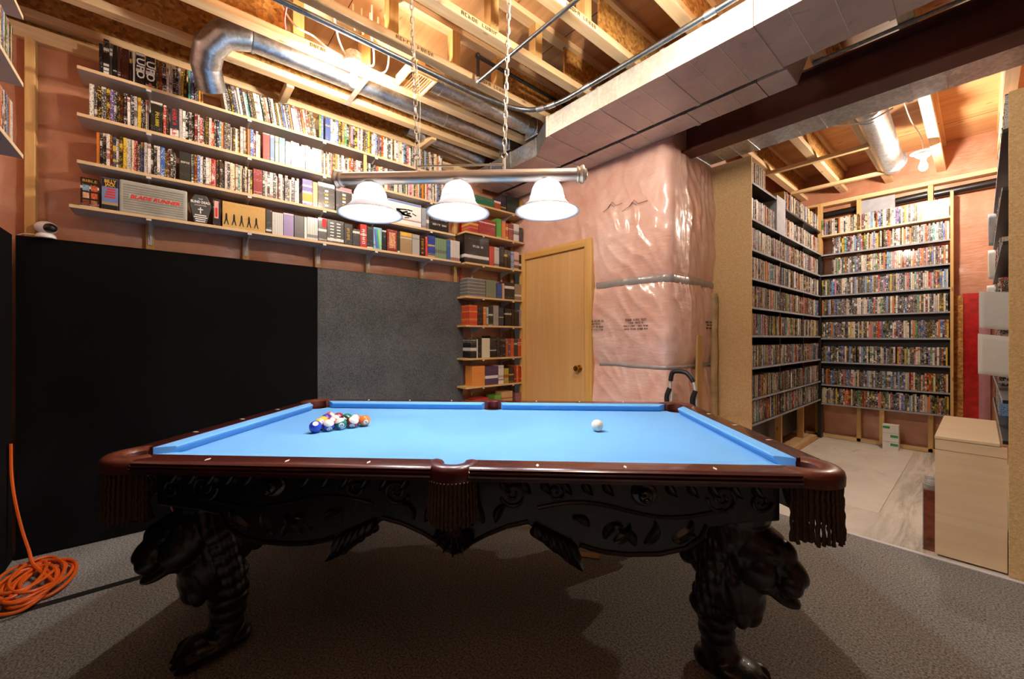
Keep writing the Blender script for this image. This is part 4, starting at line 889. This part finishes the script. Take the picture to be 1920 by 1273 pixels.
# row marker sheets tucked in the left unit
for yy, z, w_, h, lab in ((5.05, 1.49, .05, .17, 'white sheet marking the fifth alcove row'), (4.86, .70, .05, .15, 'white card sticking out of the eighth alcove row'), (5.1, 1.245, .06, .17, 'blank white card among the sixth alcove row'), (4.98, 1.74, .05, .165, 'white divider in the fourth alcove row')):
    tag(MB().obox((-1.262, yy, z+h/2+.012), (.003, w_, h), (0, 0, R(8))).build('divider_card', 'paper'), lab, 'card')
# maple cabinet
cbt = thing('cabinet', (-.033, 3.72, 0), 'pale maple cabinet with flat top in the alcove opening', 'cabinet')
MB().box(-.165, .066, 3.275, 4.16, .008, .655).build('body', 'maple', cbt, bev=.002)
MB().box(.066, .09, 3.275, 3.30, .008, .655).build('side_stile', 'maple', cbt)
MB().box(-.168, .068, 3.268, 4.17, .655, .672).build('top', 'maple', cbt, bev=.003)
MB().box(-.166, .091, 3.2705, 3.275, .598, .652).build('front_rail', 'maple', cbt, bev=.001)
MB().box(-.166, .091, 3.2705, 3.275, .01, .594).build('front_panel', 'maple', cbt, bev=.001)
# cased posters on the floor beside it
for i, (x0, y0, h, c, lab) in enumerate(((-.186, 3.335, .345, '#6b3218', 'front clear case with dark orange picture beside the cabinet'), (-.19, 3.40, .36, '#8d8a84', 'second clear case behind the orange one beside the cabinet'), (-.188, 3.46, .37, '#a5a29a', 'third clear case beside the cabinet'), (-.19, 3.52, .375, '#9c9a94', 'rear clear case beside the cabinet'))):
    t = thing('clear_case', (x0, y0, 0), lab, 'disc case', group='cases beside the cabinet')
    MB().box(x0-.028, x0+.018, y0-.014, y0+.012, -.003, h).build('picture_block', flat('poster', c, .35, coat=.6, var=.7, sc=22), t)
    MB().box(x0-.032, x0-.0285, y0-.016, y0+.014, -.003, h+.004).build('clear_sleeve', 'clear', t)
# three small white boxes by the back wall
for q in range(3):
    o = thing('small_carton', (-.635, 6.02, .0+.092*q), ['lowest', 'middle', 'topmost'][q]+' of three stacked white cartons with green labels on the alcove floor', 'carton', group='white cartons')
    MB().box(-.70, -.57, 5.955, 6.045, .0025+.092*q, .092+.092*q).build('carton_body', 'paper', o, bev=.002)
    a = (-.70, -.64) if q == 2 else (-.64, -.575)
    MB().box(a[0]+.004, a[1], 5.953, 5.9552, .05+.092*q, .076+.092*q).build('green_label', flat('green_label', '#2f9a58', .5), o)
# lumber and cart beside the chipboard panel
tag(MB().obox((-1.56, 3.42, .62), (.018, .09, 1.24), (R(-1.5), 0, 0)).build('plank', 'pine_z', bev=.002), 'short pine plank leaning in the corner left of the chipboard panel', 'plank')
ro = MB().grid(lambda u, v: (-1.548+.03*math.cos(u*2*PI)+.006*noise.noise(Vector((u*3, v*8, 0))), 3.70+.03*math.sin(u*2*PI), v*1.62), 14, 30).build('wrapped_roll', flat('brown_wrap', '#b59a6c', .45, coat=.5, var=.3, sc=9), smooth=True)
tag(ro, 'tall crinkled roll wrapped in brown plastic beside the chipboard panel', 'roll')
ct = thing('folding_cart', (-1.44, 2.9, 0), 'folded hand cart with black grips and silver tube frame behind the far corner pocket', 'hand cart')
cx, cy = -1.46, 2.90
fr = smooth_path([(cx-.07, cy-.02, 0.02), (cx-.07, cy-.01, .6), (cx-.065, cy, .78), (cx-.075, cy, .84), (cx-.07, cy, .92), (cx-.05, cy, .965), (cx+.02, cy, .97), (cx+.06, cy, .955), (cx+.10, cy, .90), (cx+.12, cy, .8), (cx+.125, cy, .6), (cx+.125, cy-.02, .02)], 6)
MB().tube(fr, .011, 10).build('tube_frame', 'galv_pale', ct, smooth=True)
gi = [p for p in fr if p.z > .895]; MB().tube(gi, .017, 10).build('grip', 'frame_black', ct, smooth=True)
for sx, xx in ((-1, cx-.075), (1, cx+.122)): MB().tube(smooth_path([(xx, cy-.012, .84), (xx-.018, cy-.02, .78), (xx-.012, cy-.02, .72), (xx+.03, cy-.02, .70)], 5), .018, 8).build('latch', 'frame_black', ct, smooth=True)
MB().box(cx-.06, cx+.11, cy-.045, cy-.01, .60, .72).build('folded_platform', 'frame_black', ct, bev=.02)
for xx in (cx-.05, cx+.10): MB().tube([(xx-.014, cy-.03, .065), (xx+.014, cy-.03, .065)], .062, 18).build('wheel', 'frame_black', ct, smooth=True)
# security camera on the panel top
sc = thing('security_camera', (-3.435, -.535, 1.785), 'white round indoor camera with black face on top of the black panel', 'camera')
MB().lathe([(0, 0), (.040, 0), (.042, .008), (.036, .022), (.022, .03), (0, .03)], 24, Matrix.Translation((-3.435, -.535, 1.7855))).build('base', 'white_plastic', sc, smooth=True)
MB().ell((-3.435, -.535, 1.845), (.04, .046, .036), 24, 14).build('head', 'white_plastic', sc, smooth=True)
MB().ell((-3.413, -.518, 1.842), (.026, .031, .026), 18, 12).build('lens_face', 'black_plastic', sc, smooth=True)
MB().tube(smooth_path([(-3.44, -.575, 1.80), (-3.44, -.61, 1.80), (-3.45, -.64, 1.79)], 5), .003, 6).build('cable', 'wire', sc, smooth=True)
# orange extension cord coiled by the wall
def coil():
    pts = []; n = 150
    for i in range(n):
        a = i*2*PI/16.3; wob = noise.noise(Vector((i*.13, 3, 1))); r = .20+.055*math.sin(i*.41)+.05*wob
        cxx, cyy = -3.03+.045*math.sin(i*.09), -.505+.035*math.cos(i*.13)
        pts.append((cxx+r*math.cos(a)*.95, cyy+r*math.sin(a)*.42, .008+.028*abs(math.sin(i*.23))+i*.00018))
    pts += [(-3.14, -.53, .06), (-3.22, -.56, .11), (-3.28, -.595, .21), (-3.315, -.625, .36), (-3.33, -.64, .50), (-3.335, -.643, .66)]
    return smooth_path(pts, 3)
tag(MB().tube(coil(), .0075, 7).build('extension_cord', 'orange_cord', smooth=True), 'orange extension cord coiled on the carpet by the black panel', 'extension cord')
# ================================================================== POOL TABLE
TA = R(46.2)
pt = thing('pool_table', (-1.60, 1.158, 0), 'carved dark wood pool table with blue cloth, leather pockets and lion legs', 'pool table', TA)
HL, HW = 1.118, .559           # cushion noses
ZB, ZN, ZR = .765, .800, .808
RI, RO = .052, .137            # rail inner and outer offsets from the nose
def pb(m, name, mat, smooth=False, bev=0, parent=None): return m.build(name, mat, parent or pt, smooth=smooth, bev=bev, local=True)
# bed cloth with cut-outs at the pockets
poly = []
def notch(cx, cy, r, a0, a1, n=8): return [(cx+r*math.cos(a0+(a1-a0)*i/n), cy+r*math.sin(a0+(a1-a0)*i/n)) for i in range(n+1)]
bx_, by_ = HL+.05, HW+.05
poly += notch(-bx_+.012, -by_+.012, .062, R(90), R(0)); poly += notch(0, -by_-.008, .06, R(170), R(10)); poly += notch(bx_-.012, -by_+.012, .062, R(180), R(90))
poly += notch(bx_-.012, by_-.012, .062, R(270), R(180)); poly += notch(0, by_+.008, .06, R(-10), R(-170)); poly += notch(-bx_+.012, by_-.012, .062, R(0), R(-90))
pb(MB().prism(poly, ZB-.03, ZB, 'xy'), 'bed_cloth', 'cloth_blue')
# cushions: cross-section swept between mitred ends
SEC = [(0, ZN-.001), (.006, ZN+.003), (RI, ZR-.001), (RI, ZB+.001), (.022, ZB+.001), (.004, ZN-.010)]
def cushion(a, b, fa, fb, place):
    m = MB(); vs = []
    for e, f_ in ((a, fa), (b, fb)):
        for u, z in SEC: vs.append(place(e+f_*u, u, z))
    n = len(SEC); m.add(vs, [tuple(range(n)), tuple(range(2*n-1, n-1, -1))]+[(i, (i+1) % n, n+(i+1) % n, n+i) for i in range(n)])
    return pb(m, 'cushion', 'cloth_blue', bev=.002)
ce_, cm_ = .082, .066
for sy in (-1, 1):
    pl = lambda s, u, z, sy=sy: (s, sy*(HW+u), z)
    cushion(-HL+ce_, -cm_, -.95, .25, pl); cushion(cm_, HL-ce_, -.25, .95, pl)
for sx in (-1, 1):
    cushion(-HW+ce_, HW-ce_, -.95, .95, lambda s, u, z, sx=sx: (sx*(HL+u), s, z))
# rails with three moulded ridges on the outer edge
RP = [(RI+.0005, ZR), (RO-.018, ZR), (RO-.006, ZR-.003), (RO, ZR-.007), (RO-.005, ZR-.012), (RO+.003, ZR-.015), (RO+.003, ZR-.020), (RO-.004, ZR-.0225), (RO+.005, ZR-.026), (RO+.004, ZR-.032), (RO-.004, ZR-.035), (RO-.004, ZR-.045), (RI+.0005, ZR-.045)]
def rail(a, b, place, mat):
    m = MB(); n = len(RP); st = 9
    for i in range(st):
        e = a+(b-a)*i/(st-1)
        for u, z in RP: m.v.append(place(e, u, z))
    for i in range(st-1):
        for j in range(n): m.f.append((i*n+j, i*n+(j+1) % n, (i+1)*n+(j+1) % n, (i+1)*n+j)); m.m.append(0)
    m.f += [tuple(range(n)), tuple(range(st*n-1, (st-1)*n-1, -1))]; m.m += [0, 0]
    return pb(m, 'rail', mat, smooth=True)
LE = HL-.035
for sy in (-1, 1):
    pl = lambda s, u, z, sy=sy: (s, sy*(HW+u), z)
    rail(-LE, -.062, pl, 'mahogany'); rail(.062, LE, pl, 'mahogany')
for sx in (-1, 1): rail(-HW+.035, HW-.035, lambda s, u, z, sx=sx: (sx*(HL+u), s, z), 'mahogany_y')
# sights
dm = None
def sight(x, y, rz):
    global dm
    if dm is None: dm = pb(MB().prism([(-.014, 0), (0, -.0055), (.014, 0), (0, .0055)], 0, .0012, 'xy'), 'sight', 'pearl'); o = dm
    else: o = link_copy(dm, pt)
    o.location = (x, y, ZR); o.rotation_euler = (0, 0, rz)
for sy in (-1, 1):
    for q in (-3, -2, -1, 1, 2, 3): sight(q*HL/4, sy*(HW+.10), R(90))
for sx in (-1, 1):
    for q in (-1, 0, 1): sight(sx*(HL+.10), q*HW/2, 0)
# leather pockets
def leather(cx, cy, r0, a0, a1, mat, name='pocket_leather', n=26, ir=.033, ztop=.002):
    prof = [(-ir, -.045), (-ir, -.006), (-ir*.7, ztop), (0, ztop+.003), (ir*.7, ztop-.001), (ir, -.008), (ir+.003, -.02), (ir+.002, -.046), (ir-.008, -.049)]
    m = MB(); k_ = len(prof)
    for i in range(n+1):
        a = a0+(a1-a0)*i/n
        for u, z in prof: m.v.append((cx+(r0+u)*math.cos(a), cy+(r0+u)*math.sin(a), ZR+z))
    for i in range(n):
        for j in range(k_-1): m.f.append((i*k_+j, i*k_+j+1, (i+1)*k_+j+1, (i+1)*k_+j)); m.m.append(0)
    m.f += [tuple(range(k_)), tuple(range((n+1)*k_-1, n*k_-1, -1))]; m.m += [0, 0]
    return pb(m, name, mat, smooth=True)
def fringe(cx, cy, r, a0, a1, n, z0, z1):
    m = MB()
    for i in range(n):
        a = a0+(a1-a0)*(i+.5)/n
        for q in range(2):
            rr = r-.008*q; aa = a+q*.5*(a1-a0)/n; zz = z1+random.uniform(-.008, .012); pts = []; rs = []
            for j in range(15):
                t = j/14; z = z0+(zz-z0)*t; pts.append((cx+(rr+.006*t+.0015*math.sin(j*1.7))*math.cos(aa+.012*math.cos(j*1.7+i)), cy+(rr+.006*t+.0015*math.sin(j*1.7))*math.sin(aa+.012*math.cos(j*1.7+i)), z)); rs.append((.0042 if j % 2 else .0052)*(1.0 if j < 13 else 1.2))
            m.tube(pts, rs, 6)
    o = pb(m, 'fringe', 'fringe', smooth=True); o['kind'] = 'stuff'; return o
def net(cx, cy):
    m = MB(); r = .055
    for i in range(9):
        for s_ in (-1, 1):
            pts = []
            for j in range(8):
                t = j/7; a = 2*PI*i/9+s_*t*1.5; rr = r*(1-.72*t**1.6); pts.append((cx+rr*math.cos(a), cy+rr*math.sin(a), .745-.125*t))
            m.tube(pts, .003, 5)
    m.lathe([(.018, .0), (.022, -.012), (.03, -.05), (.034, -.055)], 12, Matrix.Translation((cx, cy, .622)))
    return pb(m, 'pocket_net', 'fringe', smooth=True)
for sx in (-1, 1):
    for sy in (-1, 1):
        am = math.atan2(sy, sx); cx, cy = sx*(HL+.028), sy*(HW+.028)
        leather(cx, cy, .079, am-R(104), am+R(104), 'leather')
        pb(MB().lathe([(.052, .80), (.05, .765), (.045, .70), (.0, .69)], 26, Matrix.Translation((cx, cy, 0)), a0=am-R(120), a1=am+R(120)), 'pocket_liner', 'leather_red', smooth=True)
        fringe(cx, cy, .104, am-R(95), am+R(95), 22, ZR-.044, .592)
        net(cx, cy)
for sy in (-1, 1):
    am = sy*R(90); cx, cy = .004*0, sy*(HW+.070)
    leather(cx, cy, .060, am-R(100), am+R(100), 'leather_red', ir=.026)
    pb(MB().lathe([(.042, .80), (.042, .765), (.04, .70), (.0, .69)], 22, Matrix.Translation((cx, cy, 0)), a0=am-R(100), a1=am+R(100)), 'pocket_liner', 'leather_red', smooth=True)
    fringe(cx, cy, .080, am-R(75), am+R(75), 16, ZR-.044, .622)
    net(cx, cy)
    m = MB()
    for i in range(19):
        a = am-R(72)+R(144)*i/18; m.ell((cx+.0905*math.cos(a), cy+.0905*math.sin(a), ZR-.045), (.0022, .0022, .0022), 6, 4)
    o = pb(m, 'stitching', 'pearl'); o['kind'] = 'stuff'
# carved aprons
YA = HW+.062
half = [(0, .485), (.03, .497), (.06, .522), (.11, .55), (.18, .580), (.25, .597), (.275, .575), (.30, .55), (.315, .556), (.335, .515), (.36, .495), (.385, .487), (.405, .50), (.42, .525), (.45, .515), (.50, .503), (.58, .497), (.68, .502), (.76, .522), (.81, .56), (.83, .60), (.90, .615), (1.06, .63)]
prof_l = [(-x, z) for x, z in reversed(half[1:])]+half
polyA = prof_l+[(1.06, .765), (-1.06, .765)]
def scroll(m, P_, c, r, turns, a0, sgn=1, rad=.006, y=0):
    pts = []; rs = []; n = int(18*turns)
    for i in range(n+1):
        t = i/n; a = a0+sgn*turns*2*PI*t; rr = r*(1-.85*t); pts.append(P_(c[0]+rr*math.cos(a), c[1]+rr*math.sin(a), .004)); rs.append(rad*(1-.35*t))
    m.tube(pts, rs, 6)
def leaf(m, P_, p, ang, L_, W_, curl=.6):
    n = 7; vs = []; 
    for i in range(n+1):
        t = i/n; a = ang+curl*t*t; cx = p[0]+L_*t*math.cos(ang+curl*t*t*.6); cz = p[1]+L_*t*math.sin(ang+curl*t*t*.6)
        w_ = W_*math.sin(PI*min(1, t*.9+.08))**.8*(1+.22*math.sin(t*22)); nx, nz_ = -math.sin(a), math.cos(a)
        for s_, d in ((-1, 0), (-.45, .009), (0, .005), (.45, .009), (1, 0)): vs.append(P_(cx+nx*w_*s_, cz+nz_*w_*s_, d+.006*t*(abs(s_) < .9)))
    fs = [(i*5+j, i*5+j+1, (i+1)*5+j+1, (i+1)*5+j) for i in range(n) for j in range(4)]; m.add(vs, fs)
for sy in (-1, 1):
    ap = pb(MB().prism(polyA, sy*YA, sy*(YA-.03), 'xz'), 'apron', 'carved', bev=.006)
    P_ = lambda x, z, d, sy=sy: (x, sy*(YA+d), z)
    m = MB()
    for sx in (-1, 1):
        for i in range(13):   # row of gadroon leaves under the rail
            xx = sx*(.16+.068*i)
            if abs(abs(xx)-.62) > .06: leaf(m, P_, (xx, .745), R(-90)+sx*R(20), .05, .016, sx*.5)
        scroll(m, P_, (sx*.20, .70), .045, 1.6, R(200) if sx > 0 else R(-20), sx); scroll(m, P_, (sx*.34, .71), .035, 1.5, R(90), -sx)
        scroll(m, P_, (sx*.88, .70), .05, 1.7, R(180) if sx > 0 else 0, sx); scroll(m, P_, (sx*1.0, .69), .035, 1.5, 0, -sx)
        m.tube([P_(sx*(.28+.05*i), .655+.022*math.sin(i*.55), .003) for i in range(13)], .006, 6)
        m.tube([P_(sx*x, z+.012, .002) for x, z in half if .42 <= x <= .83], .007, 6); m.tube([P_(sx*x, z+.012, .002) for x, z in half if x <= .27], .006, 6)
        for (lx, lz, an, L_, W_, cu) in ((.50, .56, 70, .075, .018, -.9), (.53, .55, 20, .08, .02, .8), (.60, .54, 110, .07, .018, .8), (.63, .545, 35, .085, .02, .9), (.72, .56, 15, .09, .022, .9), (.74, .55, 60, .06, .016, -.8), (.10, .60, 120, .07, .016, -.6), (.14, .605, 80, .07, .016, -.6), (.06, .59, 100, .07, .016, .5), (.45, .60, 130, .06, .016, .7)):
            leaf(m, P_, (sx*lx, lz), R(an) if sx > 0 else R(180-an), L_, W_, cu*sx)
    pb(m, 'carving', 'carved', smooth=True, parent=ap)
    for sx in (-1, 1):  # hanging acanthus leaves
        m = MB()
        for q in range(6): leaf(m, lambda x, z, d, sy=sy: (x, sy*(YA+.008+d*1.6), z), (sx*(.275+.022*q), .60-.010*q), R(-92)+sx*R(10), .045+.011*q-.006*(q % 2), .026, sx*.55)
        m.ell((sx*.385, sy*(YA+.002), .50), (.022, .018, .02)); pb(m, 'acanthus_leaf', 'carved', smooth=True, parent=ap)
        m = MB(); cx, cz = sx*.628, .712
        m.ell((cx, sy*(YA+.004), cz), (.042, .014, .042), 20, 10); m.ell((cx, sy*(YA+.022), cz), (.024, .02, .026), 16, 10); m.ell((cx, sy*(YA+.036), cz-.01), (.012, .014, .011), 10, 8)
        for s2 in (-1, 1): m.ell((cx+s2*.012, sy*(YA+.033), cz+.011), (.007, .007, .005), 8, 6)
        pb(m, 'lion_medallion', flat('polished_black', '#1a1210', .12, coat=.8), smooth=True, parent=ap)
    m = MB()
    for q in range(7): leaf(m, lambda x, z, d, sy=sy: (x, sy*(YA+.006+d*1.6), z), (0, .60), R(-90)+R(16)*(q-3), .105-.008*abs(q-3), .016, .3*(q-3)/3)
    pb(m, 'shell_ornament', 'carved', smooth=True, parent=ap)
halfS = [(0, .50), (.05, .52), (.12, .57), (.18, .595), (.21, .55), (.25, .51), (.29, .53), (.33, .56), (.36, .61), (.52, .63)]
polyS = [(-x, z) for x, z in reversed(halfS[1:])]+halfS+[(.52, .765), (-.52, .765)]
for sx in (-1, 1):
    ap = pb(MB().prism(polyS, sx*(HL+.062), sx*(HL+.032), 'yz'), 'apron', 'carved', bev=.006)
    m = MB(); P_ = lambda y, z, d, sx=sx: (sx*(HL+.062+d), y, z)
    for s2 in (-1, 1):
        scroll(m, P_, (s2*.15, .68), .05, 1.6, R(90), s2); scroll(m, P_, (s2*.33, .69), .05, 1.6, R(90), -s2)
        for q in range(5): leaf(m, P_, (s2*(.08+.07*q), .745), R(-90)+s2*R(20), .05, .016, s2*.5)
    pb(m, 'carving', 'carved', smooth=True, parent=ap)
pb(MB().box(-HL+.1, HL-.1, -HW+.08, HW-.08, .66, .733), 'bed_frame', 'carved')
# lion legs: organic volumes fused by a voxel remesh
def lion_mesh():
    m = MB()
    E_ = lambda c, r, rot=(0, 0, 0): m.ell(c, r, 18, 12, rot)
    m.box(-.10, .06, -.085, .085, .60, .735)
    E_((.02, 0, .62), (.15, .125, .10)); E_((.03, 0, .55), (.13, .125, .13)); E_((.0, 0, .46), (.115, .115, .14))
    E_((-.10, 0, .42), (.035, .075, .06)); E_((-.085, 0, .50), (.05, .08, .06))
    # head
    E_((.105, 0, .495), (.105, .108, .10)); E_((.15, 0, .53), (.06, .075, .045)); E_((.185, 0, .50), (.05, .045, .06), (0, R(40), 0))
    for s in (-1, 1):
        E_((.178, s*.046, .527), (.034, .03, .017), (0, R(35), s*R(14))); E_((.192, s*.045, .50), (.016, .014, .012))
        E_((.14, s*.07, .455), (.058, .04, .058)); E_((.045, s*.112, .525), (.04, .018, .045)); E_((.225, s*.03, .428), (.038, .03, .036), (0, R(35), 0))
    E_((.21, 0, .468), (.07, .05, .042), (0, R(36), 0)); E_((.243, 0, .445), (.024, .036, .022)); E_((.195, 0, .375), (.058, .046, .022), (0, R(22), 0)); E_((.15, 0, .40), (.05, .06, .04))
    for s in (-1, 1):
        for q in range(6): E_((.03-.012*q, s*(.11-.004*q), .50-.045*q), (.045, .028, .042), (0, R(50), s*R(20)))
        for q in range(5): E_((.075-.012*q, s*(.07-.008*q), .37-.03*q), (.032, .026, .05), (0, R(25), 0))
    # chest and tufts
    E_((.05, 0, .36), (.10, .10, .12)); E_((.10, 0, .32), (.05, .055, .07)); E_((.105, 0, .265), (.035, .035, .05), (0, R(15), 0)); E_((.085, .04, .27), (.03, .025, .05)); E_((.085, -.04, .27), (.03, .025, .05))
    for z, r_, x in ((.30, .088, .01), (.25, .078, -.005), (.20, .070, -.01), (.15, .064, -.01), (.10, .062, -.002), (.07, .066, .01)): E_((x, 0, z), (r_, r_*.95, .05))
    E_((.05, 0, .045), (.095, .082, .044)); E_((-.03, 0, .04), (.06, .06, .04))
    for q in range(4): yy = -.06+.04*q; E_((.125-.012*abs(q-1.5), yy, .034), (.042, .021, .032)); E_((.16-.012*abs(q-1.5), yy, .018), (.016, .008, .012))
    me = m.mesh('lion_raw', 'carved'); o = bpy.data.objects.new('tmp', me); COL.objects.link(o)
    rm = o.modifiers.new('r', 'REMESH'); rm.mode = 'VOXEL'; rm.voxel_size = .006; rm.use_smooth_shade = True
    sm = o.modifiers.new('s', 'SMOOTH'); sm.iterations = 2; sm.factor = .5
    bpy.context.view_layer.update(); dg = bpy.context.evaluated_depsgraph_get()
    out = bpy.data.meshes.new_from_object(o.evaluated_get(dg)); bpy.data.objects.remove(o); out.name = 'lion_leg'
    # mane strands: shallow grooves along the neck
    for v in out.vertices:
        x, y, z = v.co
        if .26 < z < .60 and x < .10:
            g = .0035*math.sin(math.atan2(y, x+.02)*26+z*42+2*noise.noise(Vector((x*12, y*12, z*8)))); n_ = Vector((x, y, 0)); v.co += n_.normalized()*g if n_.length > .02 else Vector((0, 0, 0))
    if not out.materials: out.materials.append(M['carved'])
    out.shade_smooth(); return out
lm = lion_mesh()
for sx in (-1, 1):
    for sy in (-1, 1):
        o = bpy.data.objects.new('leg', lm); COL.objects.link(o); o.parent = pt; o.location = (sx*.945, sy*.45, .0); o.rotation_euler = (0, 0, math.atan2(sy*.95, sx)); o['label'] = 'carved lion head leg with paw foot'

# ================================================================== BALLS
BC = {1: '#e8b52a', 2: '#2a3fb0', 3: '#d8402c', 4: '#4a2f98', 5: '#ec7a2c', 6: '#1c7a66', 7: '#a82a2a', 8: '#1c2420'}
BN = {1: 'yellow', 2: 'blue', 3: 'red', 4: 'purple', 5: 'orange', 6: 'green', 7: 'maroon', 8: 'black'}
def ballmat(stripe):
    k = NT('ball_stripe' if stripe else 'ball_solid'); oi = k.n('ShaderNodeObjectInfo'); tc = k.n('ShaderNodeTexCoord'); sp = k.n('ShaderNodeSeparateXYZ'); k.l(tc.outputs['Object'], sp.inputs[0])
    spot = k.math('GREATER_THAN', k.math('ABSOLUTE', sp.outputs[0]), .0255)
    c = oi.outputs['Color']
    if stripe: c = k.mix(k.math('GREATER_THAN', k.math('ABSOLUTE', sp.outputs[2]), .0155), c, '#efe8d6')
    k.col(k.mix(spot, c, '#f2ecdc')); k.set(.08, coat=.6); return k.m
BMS, BMT = ballmat(False), ballmat(True)
RB = .0286
bms = MB().ell((0, 0, 0), (RB, RB, RB), 32, 20).mesh('ball', BMS, True); bmt = MB().ell((0, 0, 0), (RB, RB, RB), 32, 20).mesh('ball', BMT, True)
rack = [[2, 12, 14, 15, 5], [9, 11, 8, 13], [1, 10, 6], [4, 7], [3]]
A_ = Vector((-2.074, .530, 0)); u_ = Vector((.03, 1, 0)).normalized(); v_ = (Matrix.Rotation(R(60), 3, 'Z') @ u_)
where = ['in the near row of the triangle', 'in the second row of the triangle', 'in the third row of the triangle', 'in the fourth row of the triangle', 'at the far tip of the triangle']
for j, row in enumerate(rack):
    for i, nb_ in enumerate(row):
        st = nb_ > 8; base = nb_-8 if st else nb_; p = A_+(u_*i+v_*j)*.0584
        o = bpy.data.objects.new('pool_ball', bmt if st else bms); COL.objects.link(o); o.location = (p.x, p.y, ZB+RB+.0006); o.color = hx(BC[base])
        o.rotation_euler = (random.uniform(-.9, .9), random.uniform(-.9, .9), R(random.choice((-20, -75, 160, 30, -50)))+random.uniform(-.4, .4))
        tag(o, (f'white pool ball with {BN[base]} stripe, number {nb_}, ' if st else f'{BN[base]} pool ball, number {nb_}, ')+where[j], 'pool ball', 'racked pool balls')
        q = text(str(nb_), .017, (0, 0, 0), Y, Z, 'black_print', None, name='number'); q.parent = o; q.location = (RB*.985, 0, 0)
cb_ = bpy.data.objects.new('cue_ball', MB().ell((0, 0, 0), (RB, RB, RB), 32, 20).mesh('cue_ball', flat('ivory_ball', '#efe6cc', .08, coat=.6, var=.02), True)); COL.objects.link(cb_); cb_.location = (-1.215, 1.585, ZB+RB+.0006)
tag(cb_, 'ivory white cue ball alone on the blue cloth', 'pool ball')
tag(MB().obox((-1.45, 1.77, .002), (.17, .05, .003), (0, 0, R(35))).build('cardboard_scrap', 'cardboard'), 'strip of torn cardboard lying on the carpet under the table', 'cardboard')
